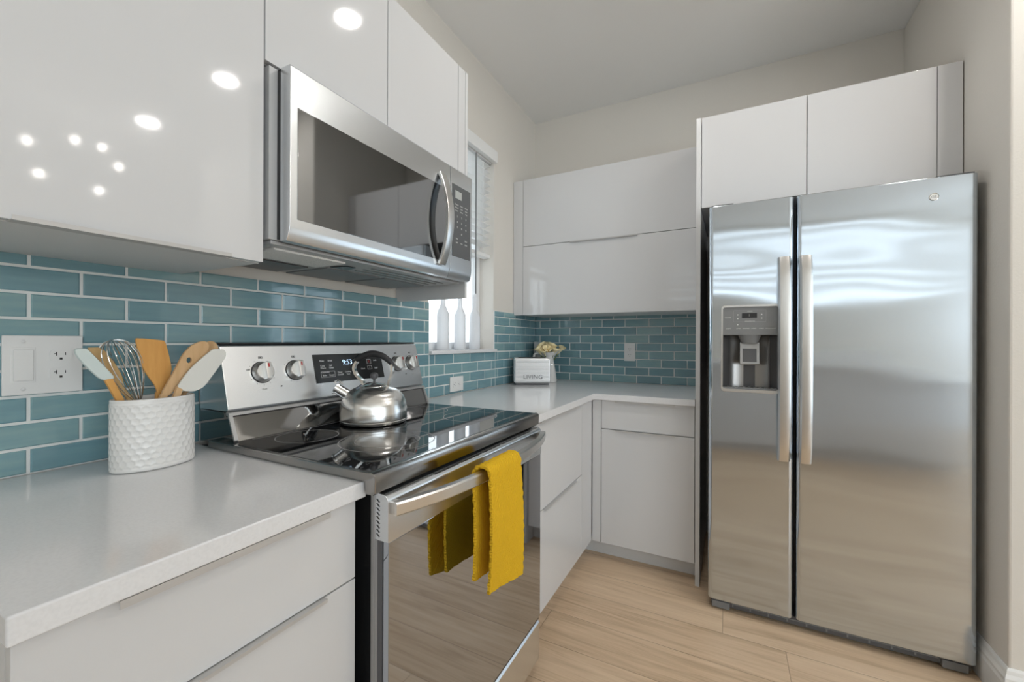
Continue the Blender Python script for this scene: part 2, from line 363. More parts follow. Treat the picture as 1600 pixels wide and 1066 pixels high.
# ------------------------------------------------------------ tiled splashbacks (one mesh of tiles each, grout bed as part)
PT, RT = .1548, .0533
def tiles(name, label, plane, runs, phase, end_clip, m=TILE):
    """runs: list of (lo, hi, z0, z1) rectangles along the wall; skip outside"""
    bm = NB(); lay = bm.loops.layers.float_color.new('tint'); g = .0029; d = .008; bv = .0022
    def put(lo, hi, z0, z1, tint):
        if hi-lo < .006 or z1-z0 < .006: return
        P = (lambda t, z, dd: (dd, t, z)) if plane == 'x' else (lambda t, z, dd: (t, -dd, z))
        a = [bm.verts.new(P(t, z, .001)) for t, z in ((lo,z0),(hi,z0),(hi,z1),(lo,z1))]
        b = [bm.verts.new(P(t, z, d-.0014)) for t, z in ((lo,z0),(hi,z0),(hi,z1),(lo,z1))]
        c = [bm.verts.new(P(t, z, d)) for t, z in ((lo+bv,z0+bv),(hi-bv,z0+bv),(hi-bv,z1-bv),(lo+bv,z1-bv))]
        fs = [bm.faces.new(c)]
        for i in range(4):
            j = (i+1)%4; fs.append(bm.faces.new((a[i],a[j],b[j],b[i]))); fs.append(bm.faces.new((b[i],b[j],c[j],c[i])))
        bmesh.ops.recalc_face_normals(bm, faces=fs)
        for f in fs:
            for l in f.loops: l[lay] = (tint, tint, tint, 1)
    random.seed(11 if plane == 'x' else 5); tint = {}
    for (lo, hi, zb, zt) in runs:
        for rrow in range(0, 9):
            z0 = CT + rrow*RT; z1 = z0 + RT; zz0, zz1 = max(z0, zb), min(z1, zt)
            if zz1-zz0 < .008: continue
            ph = phase + (PT/2 if rrow % 2 else 0)
            k0 = math.floor((lo-ph)/PT)-1; k1 = math.ceil((hi-ph)/PT)+1
            for k in range(k0, k1):
                a, b = ph+k*PT, ph+(k+1)*PT; a2, b2 = max(a, lo), min(b, hi)
                if (rrow, k) not in tint: tint[(rrow, k)] = random.uniform(.15, .85)
                put(a2+g, b2-g, zz0+(g if zz0 == z0 else .001), zz1-(g if zz1 == z1 else .001), tint[(rrow, k)])
    t = part(name, bm, m, smooth=False); tag(t, label, 'tiles')
    gb = NB()
    for (lo, hi, zb, zt) in runs:
        if plane == 'x': box(gb, (0.0004, lo, zb), (.0052, hi, zt))
        else: box(gb, (lo, -.0052, zb), (hi, -.0004, zt))
    part('grout', gb, GROUT, t, smooth=False, label='pale grout between the tiles'); return t
TT = 1.352
tiles('tile_backsplash', 'teal glass brick tile backsplash on the window wall behind the range', 'x',
      [(-2.75, WY0-.001, CT, TT), (WY0-.001, WY1+.013, CT, WZ0), (WY1+.001, -.0005, WZ0, TT), (WY1+.013, -.0005, CT, WZ0)], -.0218, 0)
tiles('tile_backsplash', 'teal glass brick tile backsplash on the back wall behind the flower pitcher', 'y', [(.006, 1.141, CT, 1.36)], -.0321, 0)

# ------------------------------------------------------------ wall plates
def recept(parent, P, dark=True, s=1.0):
    """P(u, v, d) -> room coords; face of one duplex half"""
    pass
def P_x(y, z, x0): return lambda u, v, d: (x0+d, y+u, z+v)
def P_y(x, z, y0): return lambda u, v, d: (x+u, y0-d, z+v)
def pbox(bm, P, u0, u1, v0, v1, d0, d1, bev=0): box(bm, P(u0, v0, d0), P(u1, v1, d1), bev)
def outlet_face(parent, P, u, v):
    bm = NB(); pts = [(u+.0165*math.cos(t)*1.0, v+.0125*math.sin(t)) for t in [i*PI/16 for i in range(32)]]
    pts = [(u+max(-.0165, min(.0165, 1.15*(a-u))), v+max(-.0125, min(.0125, 1.25*(b-v)))) for a, b in pts]
    a = [bm.verts.new(P(x, y, .005)) for x, y in pts]; b = [bm.verts.new(P(x, y, .0072)) for x, y in pts]
    fs = [bm.faces.new(b)] + [bm.faces.new((a[i], a[(i+1)%32], b[(i+1)%32], b[i])) for i in range(32)]; bmesh.ops.recalc_face_normals(bm, faces=fs)
    f = part('receptacle', bm, MW_, parent)
    bm = NB(); pbox(bm, P, u-.0075, u-.0060, v-.001, v+.007, .0068, .0075); pbox(bm, P, u-.0105, u-.006, v+.0025, v+.0040, .0068, .0075)
    pbox(bm, P, u+.006, u+.0072, v-.000, v+.006, .0068, .0075); pbox(bm, P, u-.0022, u+.0022, v-.0095, v-.0050, .0068, .0075, .0003)
    part('slot', bm, BLKM, f, label='dark plug slots')
t = thing('wall_plate', 'wide white wall plate with a rocker switch and two sockets beside the utensil crock', 'switch', (.008, -2.478, 1.1145))
P = P_x(-2.478, 1.1145, .008); bm = NB(); pbox(bm, P, -.0575, .0575, -.0605, .0605, 0, .0055, .002); part('plate', bm, MW_, t)
bm = NB(); pbox(bm, P, -.0465, -.0125, -.036, .036, .005, .0065, .0008); rk = part('switch_frame', bm, TRIM, t)
bm = NB(); pbox(bm, P, -.0430, -.0160, -.032, .032, .006, .0095, .0012); part('rocker', bm, MW_, rk)
for v in (.019, -.0195): outlet_face(t, P, .0235, v)
for v in (.048, -.049):
    bm = NB(); lathe(bm, [(.0035, 0), (.0035, .0014), (.0025, .002), (0, .002)], (0,0,0), 12, M=Matrix.Rotation(PI/2, 4, 'Y')); 
    for q in bm.verts: q.co += Vector((.0132, -2.478-.0295, 1.1145+v))
    part('screw', bm, CARC, t)
t = thing('wall_plate', 'square white wall plate with a horizontal socket low on the tiles under the window', 'socket', (.008, -1.006, .9405))
P = P_x(-1.006, .9405, .008); bm = NB(); pbox(bm, P, -.058, .058, -.0375, .0395, 0, .0055, .002); part('plate', bm, MW_, t)
for u in (-.021, .021):
    bm = NB(); pbox(bm, P, u-.0125, u+.0125, -.0165, .0165, .005, .0072, .001); f = part('receptacle', bm, MW_, t)
    bm = NB(); pbox(bm, P, u-.001, u+.006, -.0075, -.006, .0068, .0075); pbox(bm, P, u-.001, u+.006, .006, .0075, .0068, .0075); pbox(bm, P, u-.0095, u-.005, -.0022, .0022, .0068, .0075); part('slot', bm, GRY, f)
t = thing('wall_plate', 'upright white socket plate on the back wall tiles', 'socket', (.698, -.008, 1.097))
P = P_y(.698, 1.097, -.008); bm = NB(); pbox(bm, P, -.037, .037, -.059, .059, 0, .0055, .002); part('plate', bm, MW_, t)
for v in (.0195, -.0195): outlet_face(t, P, 0, v)

# ------------------------------------------------------------ cabinets
def edge_pull(parent, a, b, normal, lip=.012, drop=.009):
    """thin folded aluminium pull running from a to b along the top (or bottom) edge of a front; normal = outward axis"""
    bm = NB(); n = Vector(normal); a = Vector(a); b = Vector(b)
    k = 'x' if abs(n.x) < .5 else 'y'; base = a.y if k == 'x' else a.x; g = n.y if k == 'x' else n.x
    z1, z0 = a.z+.0012, a.z-drop
    prism(bm, [(base-g*.002, z1), (base+g*lip, z1), (base+g*lip, z0), (base+g*(lip-.0015), z0), (base+g*(lip-.0015), z1-.0015), (base-g*.002, z1-.0015)], k, a.x if k == 'x' else a.y, b.x if k == 'x' else b.y)
    return part('handle', bm, ALU, parent, label='thin aluminium edge pull')
ZU, ZT = 1.340, 2.225; XU = .36
FT = .018 # front thickness
# left upper
t = thing('wall_cabinet', 'glossy white wall cabinet at the left above the utensil crock', 'cabinet', (0, -2.45, ZU))
part('body', B((.002, -2.665, ZU), (XU-FT-.001, -2.232, ZT), .001), CARC, t)
d = part('door', B((XU-FT, -2.665, ZU+.001), (XU, -2.2335, ZT), .0012), GW, t)
bm = NB(); prism(bm, [(XU-.012, ZU-.0012), (XU+.014, ZU-.0012), (XU+.014, ZU+.006), (XU+.0125, ZU+.006), (XU+.0125, ZU+.0003), (XU-.012, ZU+.0003)], 'y', -2.600, -2.306); part('handle', bm, ALU, d, label='thin aluminium edge pull')
# over microwave
MT = 1.79
t = thing('wall_cabinet', 'glossy white two-door wall cabinet directly above the microwave', 'cabinet', (0, -1.84, MT))
part('body', B((.002, -2.228, MT+.006), (XU-FT-.001, -1.444, ZT), .001), CARC, t)
part('door', B((XU-FT, -2.2305, MT+.006), (XU, -1.860, ZT), .0012), GW, t)
part('door', B((XU-FT, -1.857, MT+.006), (XU, -1.4925, ZT), .0012), GW, t)
part('filler_strip', B((XU-FT, -1.4895, MT+.006), (XU, -1.4445, ZT), .0012), GW, t)
tag(part('side_panel', B((.002, -1.443, ZU-.004), (XU+.001, -1.4275, ZT), .001), CARC), 'narrow white end panel hanging right of the microwave', 'panel')
# back upper
YU = -.35; ZUB = 1.338; ZM = 1.789; ZTB = 2.228
t = thing('wall_cabinet', 'glossy white wall cabinet with two stacked flap doors above the flower pitcher', 'cabinet', (.6, 0, ZUB))
part('body', B((.072, -.003, ZUB), (1.14, YU+FT+.001, ZTB), .001), CARC, t)
part('filler_strip', B((.002, -.30, ZUB), (.070, YU, ZTB), .0012), GW, t)
part('door', B((.0725, YU+FT, ZM+.0015), (1.139, YU, ZTB), .0012), GW, t)
d = part('door', B((.0725, YU+FT, ZUB+.001), (1.139, YU, ZM-.0015), .0012), GW, t)
edge_pull(d, (.402, YU, ZM-.001), (.812, YU, ZM-.001), (0,-1,0), .014, .006)
# panel left of fridge
tag(part('end_panel', B((1.1425, -.648, 0.0005), (1.1625, -.002, 2.232), .001), CARC), 'tall narrow white end panel between worktop and refrigerator', 'panel')
# over fridge
YF = -.62
t = thing('wall_cabinet', 'glossy white two-door cabinet above the refrigerator', 'cabinet', (1.6, 0, 1.81))
part('body', B((1.164, -.003, 1.81), (2.0, YF+FT+.001, 2.243), .001), CARC, t)
part('door', B((1.165, YF+FT, 1.81), (1.5815, YF, 2.243), .0012), GW, t)
part('door', B((1.5848, YF+FT, 1.81), (2.0005, YF, 2.243), .0012), GW, t)
part('filler_strip', B((2.0025, YF+FT, 1.81), (2.0745, YF, 2.243), .0012), GW, t)

# base cabinets
XD = .630; CB = .858  # front plane, underside of worktop
def drawer(t, axis, lo, hi, z0, z1, plane, pull=None, name='drawer'):
    if axis == 'y': bm = B((plane-FT, lo, z0), (plane, hi, z1), .0012)
    else: bm = B((lo, plane, z0), (hi, plane+FT, z1), .0012)
    d = part(name, bm, GW, t)
    if pull:
        if axis == 'y': edge_pull(d, (plane, pull[0], z1+.0005), (plane, pull[1], z1+.0005), (1,0,0), .018 if z1 > .85 else .011, .009 if z1 > .85 else .005)
        else: edge_pull(d, (pull[0], plane, z1+.0005), (pull[1], plane, z1+.0005), (0,-1,0), .018 if z1 > .85 else .011, .009 if z1 > .85 else .005)
t = thing('base_cabinet', 'glossy white drawer base cabinet at the left, under the utensil crock', 'cabinet', (.3, -2.44, 0))
part('body', B((.012, -2.655, .09), (XD-FT-.001, -2.215, CB-.001), .001), CARC, t)
drawer(t, 'y', -2.655, -2.214, .700, .856, XD, (-2.575, -2.285))
drawer(t, 'y', -2.655, -2.214, .397, .697, XD, (-2.575, -2.285))
drawer(t, 'y', -2.655, -2.214, .100, .394, XD)
part('toe_kick', B((.54, -2.655, .0005), (.555, -2.215, .089)), CARC, t)
t = thing('base_cabinet', 'glossy white base cabinet with two deep drawers right of the range', 'cabinet', (.3, -1.05, 0))
part('body', B((.012, -1.432, .09), (XD-FT-.001, -.655, CB-.001), .001), CARC, t)
drawer(t, 'y', -1.4315, -.805, .500, .856, XD, (-1.34, -.895))
drawer(t, 'y', -1.4315, -.805, .098, .497, XD, (-1.285, -.905))
part('filler_strip', B((XD-FT, -.803, .098), (XD, -.6335, .856), .0012), GW, t)
part('toe_kick', B((.54, -1.432, .0005), (.555, -.545, .089)), CARC, t)
YD = -.632
t = thing('base_cabinet', 'glossy white base cabinet with one drawer over a door beside the end panel', 'cabinet', (.9, -.3, 0))
part('body', B((.632, -.012, .09), (1.139, YD+FT+.001, CB-.001), .001), CARC, t)
part('filler_strip', B((.6325, YD+FT, .098), (.679, YD, .856), .0012), GW, t)
drawer(t, 'x', .682, 1.1385, .706, .856, YD, (.757, 1.05))
drawer(t, 'x', .682, 1.1385, .098, .702, YD, (.757, 1.05), 'door')
part('toe_kick', B((.556, -.55, .0005), (1.1395, -.535, .089)), CARC, t)
# worktops
tag(part('worktop', B((.009, -2.662, CB), (.649, -2.2035, CT), .003, 3), STONE), 'white quartz worktop left of the range with the utensil crock on it', 'worktop')
bm = NB(); prism(bm, [(.009,-1.4405),(.649,-1.4405),(.649,-.655),(1.1410,-.655),(1.1410,-.009),(.009,-.009)], 'z', CB, CT, .003)
tag(part('worktop', bm, STONE), 'L-shaped white quartz worktop in the corner with the toaster on it', 'worktop')
for bx, yy in ((.012,-2.75),): pass

# ------------------------------------------------------------ range
rg = thing('range', 'stainless steel electric range with black glass cooktop and tinted oven door', 'stove', (.35, -1.83, 0))
bm = NB(); box(bm, (.02, -2.193, .03), (.655, -1.462, .884), .002)
part('body', bm, BLK, rg)
for y in (-2.15, -1.505):
    for x in (.08, .60): bm = NB(); lathe(bm, [(.016,0),(.016,.01),(.008,.012),(.008,.031)], (x, y, .0003), 12); part('foot', bm, BLKM, rg)
part('corner_strip', B((.652, -2.1955, .05), (.661, -2.188, .875), .001), LGR, rg, label='thin bright strip at the front corner')
# cooktop with lip
bm = NB(); prism(bm, [(.10,.8915),(.657,.8915),(.657,.868),(.678,.868),(.6835,.873),(.6840,.890),(.6845,.903),(.681,.9095),(.674,.9120),(.664,.9105),(.10,.9105)], 'y', -2.2155, -1.4485, .0025)
ck = part('cooktop_frame', bm, DSS, rg, label='dark polished steel cooktop frame')
bm = NB(); box(bm, (.110, -2.208, .905), (.664, -1.456, .9116), .001); part('cooktop_glass', bm, HOB, rg, label='black ceramic glass')
def ring(cx, cy, r, w=.0011):
    bm = NB(); n = 72; a = []; 
    for rr in (r-w, r+w): a.append([bm.verts.new((cx+rr*math.cos(2*PI*i/n), cy+rr*math.sin(2*PI*i/n), .91185)) for i in range(n)])
    for i in range(n): bm.faces.new((a[0][i], a[1][i], a[1][(i+1)%n], a[0][(i+1)%n]))
    part('burner_ring', bm, PGY, rg, smooth=False)
for cx, cy, r in ((.285,-2.068,.076),(.505,-2.0,.118),(.505,-2.0,.08),(.285,-1.61,.095),(.505,-1.62,.09),(.29,-1.835,.06)): ring(cx, cy, r)
part('glass_marking', B((.195, -2.16, .9117), (.197, -1.50, .91185)), PGY, rg, smooth=False)
# back guard
bm = NB(); prism(bm, [(.022,.8955),(.185,.9118),(.180,.925),(.158,.975),(.150,.982),(.022,.982)], 'y', -2.196, -1.452, .003)
part('backguard_base', bm, mat('dark_mirror_enamel', (.30,.30,.30), .05, 1), rg, label='glossy dark sloping base of the backguard')
bm = NB(); prism(bm, [(.186,.9118),(.190,.916),(.1635,.975),(.1590,.975)], 'y', -2.200, -2.1905); prism(bm, [(.186,.9118),(.190,.916),(.1635,.975),(.1590,.975)], 'y', -1.4575, -1.448)
prism(bm, [(.152,.9745),(.166,.9745),(.163,.982),(.150,.983)], 'y', -2.200, -1.448)
part('backguard_trim', bm, LGR, rg)
bm = NB(); prism(bm, [(.024,.984),(.150,.984),(.156,.990),(.116,1.150),(.108,1.156),(.024,1.156)], 'y', -2.198, -1.447, .003)
part('control_panel', bm, SS, rg, label='brushed stainless control panel')
part('panel_cap', B((.022, -2.199, 1.1565), (.108, -1.446, 1.160), .001), BLKM, rg)
tl = math.atan2(.040, .160)
def CPX(z): return .156 - (z-.990)*.25      # front plane of the control panel
def cpM(y, z, d=.0): return Matrix.Translation((CPX(z)+d, y, z)) @ Matrix.Rotation(-tl, 4, 'Y') @ Matrix(((0,0,1,0),(1,0,0,0),(0,1,0,0),(0,0,0,1)))
def on_panel(bm, M):
    for v in bm.verts: v.co = M @ v.co
    return bm
def knob(y, z=1.078, rot=0.0):
    M = cpM(y, z) @ Matrix.Rotation(rot, 4, 'Z')
    bm = NB(); lathe(bm, [(.0285,0),(.0285,.004),(.027,.010),(.0245,.016),(.022,.018),(0,.018)], (0,0,0), 36); 
    k = part('knob', on_panel(bm, M), HND, rg)
    bm = NB(); box(bm, (-.0085,-.0235,.015), (.0085,.0235,.034), .003); part('grip', on_panel(bm, M), HND, k)
    bm = NB(); box(bm, (-.0022,.0085,.0338), (.0022,.019,.0345)); part('pointer', on_panel(bm, M), PRR, k, label='red pointer mark')
    bm = NB(); lathe(bm, [(.0305,0),(.0305,.0012),(0,.0012)], (0,0,0), 36); part('bezel', on_panel(bm, cpM(y, z)), BLKM, k)
KN = (-2.098, -2.000, -1.575, -1.497)
for y in KN: knob(y)
for y in KN:
    s = .0030
    bm = NB()
    for dx, dz in ((-.004,0.043),(.004,.043),(0,.046),(0,.040)): pass
    box(bm, (-.0055,.0385,0), (.0055,.0393,.0006)); box(bm, (-.0055,.0437,0), (.0055,.0445,.0006)); box(bm, (-.0055,.0385,0), (-.0047,.0445,.0006)); box(bm, (.0047,.0385,0), (.0055,.0445,.0006)); box(bm, (-.0025,.040,0), (.0025,.043,.0006))
    part('burner_symbol', on_panel(bm, cpM(y, 1.078)), PRD, rg, smooth=False)
for y in KN:
    bm = NB()
    for a in (-150,-120,-60,-30, 30, 60, 120, 150, 180):
        q = math.radians(a); 
        b2 = NB(); box(b2, (.036*math.sin(q)-.0007, .036*math.cos(q)-.0007, 0), (.036*math.sin(q)+.0007, .036*math.cos(q)+.0007, .0006)); on_panel(b2, cpM(y, 1.078))
        me = bpy.data.meshes.new('q'); b2.to_mesh(me); b2.free(); bm.from_mesh(me); bpy.data.meshes.remove(me)
    part('dial_marking', bm, PRD, rg, smooth=False)
text_part('dial_lettering', [('OFF', -2.098+2.098-.0365, .019, .0065)], PRD, rg, cpM(-2.098, 1.068, .0004))
text_part('dial_lettering', [('Front', 0, -.047, .006)], PGY, rg, cpM(-2.098, 1.078, .0004))
text_part('dial_lettering', [('Rear', 0, -.047, .006)], PGY, rg, cpM(-1.497, 1.078, .0004))
for y in (-2.049, -1.536):
    bm = NB(); lathe(bm, [(.0022,0),(.0022,.0008),(0,.0008)], (0,0,0), 12); part('indicator', on_panel(bm, cpM(y, 1.036)), PRD, rg)
# display
dc = (-1.795, 1.078); DW = .142
bm = NB(); box(bm, (-DW, -.047, 0), (DW, .045, .0016), .0007); dsp = part('display', on_panel(bm, cpM(*dc)), mat('display_glass', (.022,.023,.024), .09), rg, label='black glass display window')
text_part('clock', [('9:53', -.014, .016, .024)], LCD, dsp, cpM(dc[0], dc[1], .0018))
text_part('lettering', [('Bake', -.112, .024, .0085), ('Broil', -.082, .024, .0085), ('Keep', -.112, .008, .0075), ('Warm', -.111, .0005, .0075), ('Self', -.082, .008, .0075), ('Clean', -.080, .0005, .0075),
    ('Convection', -.105, -.0135, .0062), ('Bake', -.109, -.0235, .0082), ('Roast', -.083, -.0235, .0082), ('Timer', -.050, -.0165, .0078), ('On/Off', -.049, -.0245, .0078), ('Cooking', -.018, -.0165, .0074), ('Time', -.018, -.0245, .0074),
    ('Start', .052, .030, .007), ('Off', .030, .012, .0075), ('Clock', .048, -.010, .0075), ('Lock', .108, .018, .0075), ('Light', .108, -.010, .0075)], PRT, dsp, cpM(dc[0], dc[1], .0018))
def outline(parent, cx, cy, w_, h_, m, t_=.0007):
    bm = NB()
    for a, b in (((-w_,-h_),(w_,-h_+t_)),((-w_,h_-t_),(w_,h_)),((-w_,-h_),(-w_+t_,h_)),((w_-t_,-h_),(w_,h_))): box(bm, (cx+a[0], cy+a[1], .0016), (cx+b[0], cy+b[1], .0021))
    part('key_outline', on_panel(bm, cpM(*dc)), m, parent, smooth=False)
outline(dsp, -.096, -.0205, .026, .0095, PRT); outline(dsp, .079, .014, .0095, .0085, PRT); outline(dsp, .079, -.0075, .0095, .0065, PRT)
text_part('cancel_mark', [('X', .079, .014, .012)], PRR, dsp, cpM(dc[0], dc[1], .0018)); text_part('start_mark', [('I', .079, -.0075, .008)], PRT, dsp, cpM(dc[0], dc[1], .0018))
# oven door
DY0, DY1 = -2.1935, -1.4575
bm = NB(); prism(bm, [(.6565,.772),(.6970,.772),(.6970,.850),(.692,.860),(.684,.8645),(.6565,.8655)], 'y', DY0, DY1, .0015)
od = part('oven_door', bm, SS, rg, label='stainless upper band of the oven door')
part('door_glass', B((.680, DY0+.003, .200), (.6955, DY1-.002, .7715), .002), OVG, od, label='dark mirror-tinted oven glass')
bm = NB(); box(bm, (.6565, DY0+.0006, .196), (.6795, DY1-.0006, .7715), .001); part('door_frame', bm, DGR, od)
part('door_edge', B((.6565, DY0-.0002, .198), (.668, DY0+.004, .7715), .001), LGR, od)
bm = NB()
for k in range(9):
    z = .853 - k*.0085; prism(bm, [(.6655, z), (.6670, z+.0012), (.6745, z-.0048), (.6730, z-.0060)], 'y', DY0-.0008, DY0+.002)
part('side_vent', bm, BLKM, od, smooth=False)
bm = NB()
for k in range(5):
    y = -2.04 + k*.104; box(bm, (.6880, y, .8615), (.6900, y+.094, .8640))
for q in bm.verts: q.co.x -= 0
part('top_vent', bm, BLKM, od, smooth=False)
N = 24; path = []
for i in range(N+1):
    s = i/N; y = -2.186 + s*.722; b_ = 1-abs(2*s-1)**2.6; path.append((.706 + .052*b_, y, .8385))
bm = NB(); sweep(bm, path, [(-.008,-.0135),(.006,-.0135),(.009,-.010),(.009,.010),(.006,.0135),(-.008,.0135)])
h = part('handle', bm, HND, od, label='bowed satin steel bar handle')
bm = NB(); box(bm, (.696, -2.186, .826), (.711, -2.168, .851), .002); part('handle_mount', bm, HND, h); part('handle_mount', B((.696, -1.482, .826), (.711, -1.464, .851), .002), HND, h)
part('door_trim', B((.6565, DY0+.001, .186), (.690, DY1-.001, .1955), .001), BLK, rg)
bm = NB(); prism(bm, [(.6565,.045),(.688,.045),(.692,.050),(.692,.176),(.686,.182),(.6565,.182)], 'y', DY0, DY1, .0015)
part('drawer', bm, SS, rg, label='stainless warming drawer front')
part('toe_panel', B((.62, DY0+.01, .004), (.640, DY1-.01, .05)), BLKM, rg)

# ------------------------------------------------------------ towel over the handle
def towel():
    y0, y1 = -1.952, -1.792; XC = .758; nu, nt = 26, 110
    # section path (x,z): back hem -> over handle -> front hem
    sec = []
    zb, zf, zt = .585, .535, .8545
    for i in range(40): s = i/39; sec.append((XC-.0185+.003*math.sin(s*4), zb+(zt-.008-zb)*s))
    for i in range(1, 15): a = PI - PI*i/15; sec.append((XC+.0005+.019*math.cos(a), zt-.006+.014*math.sin(a)))
    for i in range(50): s = i/49; sec.append((XC+.0195+.006*math.sin(s*3), zt-.008-(zt-.008-zf)*s))
    bm = NB()
    def layer(off, sgn, ylo, yhi, zadd=0):
        rows = []
        for j, (x, z) in enumerate(sec):
            s = j/(len(sec)-1); row = []
            for i in range(nu+1):
                u = i/nu; y = ylo + (yhi-ylo)*u
                a = sec[max(j-1,0)]; b = sec[min(j+1,len(sec)-1)]; tx, tz = b[0]-a[0], b[1]-a[1]; L = math.hypot(tx, tz); nx, nz = -tz/L, tx/L
                rib = .0016*math.sin((u*160+s*720)*PI/14)*math.cos((u*160-s*300)*PI/40)
                wav = .0035*math.sin(u*5+s*3)*(abs(s-.43)*2)
                flare = (u-.5)*.012*max(0, s-.5)*2
                row.append(bm.verts.new((x + nx*(off+sgn*rib)+wav, y + flare*1, z + nz*(off+sgn*rib) + (.034*(1-u)**1.2*(s-.6)/.4 if s > .6 else 0) + (-.012*u*(.2-s)*5 if s < .2 else 0))))
            rows.append(row)
        return rows
    A = layer(.0065, 1, y0, y1); Bq = layer(-.0005, -1, y0, y1); fs = []
    for r0, r1 in zip(A, A[1:]):
        for i in range(nu): fs.append(bm.faces.new((r0[i], r0[i+1], r1[i+1], r1[i])))
    for r0, r1 in zip(Bq, Bq[1:]):
        for i in range(nu): fs.append(bm.faces.new((r0[i+1], r0[i], r1[i], r1[i+1])))
    for i in range(nu): fs.append(bm.faces.new((A[0][i+1], A[0][i], Bq[0][i], Bq[0][i+1]))); fs.append(bm.faces.new((A[-1][i], A[-1][i+1], Bq[-1][i+1], Bq[-1][i])))
    for j in range(len(A)-1): fs.append(bm.faces.new((A[j][0], A[j+1][0], Bq[j+1][0], Bq[j][0]))); fs.append(bm.faces.new((A[j+1][nu], A[j][nu], Bq[j][nu], Bq[j+1][nu])))
    bmesh.ops.recalc_face_normals(bm, faces=fs)
    o = part('dish_towel', bm, YEL, loc=(XC, (y0+y1)/2, zt)); smooth_mesh(o.data, 80)
    tag(o, 'bright yellow textured dish towel hanging over the oven door handle', 'towel')
v = mapped(YEL, (1,1,1), (.8, 0, 0)); wv = nd(YEL, 'ShaderNodeTexWave', i_Scale=62., i_Distortion=1.0, i_Detail=2.); wv.bands_direction = 'Y'
nz = nd(YEL, 'ShaderNodeTexNoise', i_Scale=420.); am = nd(YEL, 'ShaderNodeMath', operation='ADD'); bp_ = nd(YEL, 'ShaderNodeBump'); bp_.inputs['Strength'].default_value = .8; bp_.inputs['Distance'].default_value = .004
lk(YEL, v, wv.inputs['Vector']); lk(YEL, v, nz.inputs['Vector']); lk(YEL, wv.outputs['Fac'], am.inputs[0]); lk(YEL, nz.outputs[0], am.inputs[1]); lk(YEL, am.outputs[0], bp_.inputs['Height']); lk(YEL, bp_.outputs[0], bsdf(YEL).inputs['Normal'])
towel()

# ------------------------------------------------------------ microwave
MY0, MY1 = -2.205, -1.470; MB, MTp = 1.392, 1.788; MX = .410; SEAM = -1.607
mw = thing('microwave', 'stainless over-the-range microwave hanging above the cooktop', 'microwave', (.2, -1.84, MB))
bm = NB(); box(bm, (.004, MY0-.018, MB+.004), (.362, MY1-.002, MTp), .001)
part('body', bm, mat('light_grey_enamel', (.52,.52,.52), .35), mw)
bm = NB(); box(bm, (.3625, MY0+.001, MB+.006), (.374, MY1-.001, MTp-.002)); part('gasket', bm, BLK, mw)
def door_prof(y0, y1, right_round=False):
    bm = NB(); prism(bm, [(.3745, MB), (.398, MB), (.4035, MB+.010), (MX, MB+.032), (MX, MTp-.005), (MX-.004, MTp), (.3745, MTp)], 'y', y0, y1, .0022); return bm
dr = part('door', door_prof(MY0, SEAM-.001), SS, mw, label='brushed stainless door frame')
wy0, wy1, wz0, wz1 = MY0+.018, -1.632, 1.442, 1.697
part('window', B((MX-.002, wy0, wz0), (MX+.0012, wy1, wz1), .0008), MWG, dr, label='grey mirrored window glass')
part('control_panel', door_prof(SEAM+.001, MY1), SS, mw)
ky0, ky1, kz0, kz1 = -1.597, -1.484, 1.470, 1.728
kp = part('keypad', B((MX-.002, ky0, kz0), (MX+.0014, ky1, kz1), .0008), PAN, mw, label='dark grey touch keypad')
part('screen', B((MX+.001, -1.580, 1.680), (MX+.0018, -1.540, 1.708)), LCP, kp, label='pale display screen')
its = []
for r_ in range(3):
    for c_ in range(3): its.append((('Popcorn','Potato','Reheat','Defrost','Cook','Timer','Power','Soften','Melt')[r_*3+c_], -.030+c_*.030, .020-r_*.011, .0062))
for i_, s_ in enumerate('1234567890'):
    r_, c_ = divmod(i_, 3); its.append((s_, -.026+(c_ if i_ < 9 else 1)*.027, -.022-r_*.020, .010))
its += [('Start', .028, -.102, .0075), ('Stop', -.028, -.102, .0075), ('Light', -.028, -.116, .0065), ('Vent', .0, -.116, .0065), ('Clock', .028, -.116, .0065)]
text_part('key_lettering', its, PRT, kp, face_x(-1.541, 1.638, MX+.0016))
text_part('brand_lettering', [('SAMSUNG', 0, 0, .013)], PGY, dr, face_x(-1.80, 1.424, MX-.0012, 0))
path = []; 
for i in range(21):
    s = i/20; path.append((MX+.006+.036*math.sin(PI*s)**.85, -1.664, 1.428 + s*(1.735-1.428)))
bm = NB(); prof = [(-.011,-.0045),(-.008,-.0075),(.008,-.0075),(.011,-.0045),(.011,.0045),(.008,.0065),(-.008,.0065),(-.011,.0045)]
rings = []
for i, (p, s, u) in enumerate(frames(path)):
    t_ = (Vector(path[min(i+1,20)])-Vector(path[max(i-1,0)])).normalized(); sd = Vector((0,1,0)); nn = sd.cross(t_).normalized()
    rings.append([bm.verts.new(p + sd*a*1.5 + nn*b) for a, b in prof])
fs = []
for r0, r1 in zip(rings, rings[1:]):
    for j in range(8): fs.append(bm.faces.new((r0[j], r0[(j+1)%8], r1[(j+1)%8], r1[j])))
fs.append(bm.faces.new(rings[0][::-1])); fs.append(bm.faces.new(rings[-1])); bmesh.ops.recalc_face_normals(bm, faces=fs)
part('handle', bm, HND, dr, label='bowed satin steel handle')
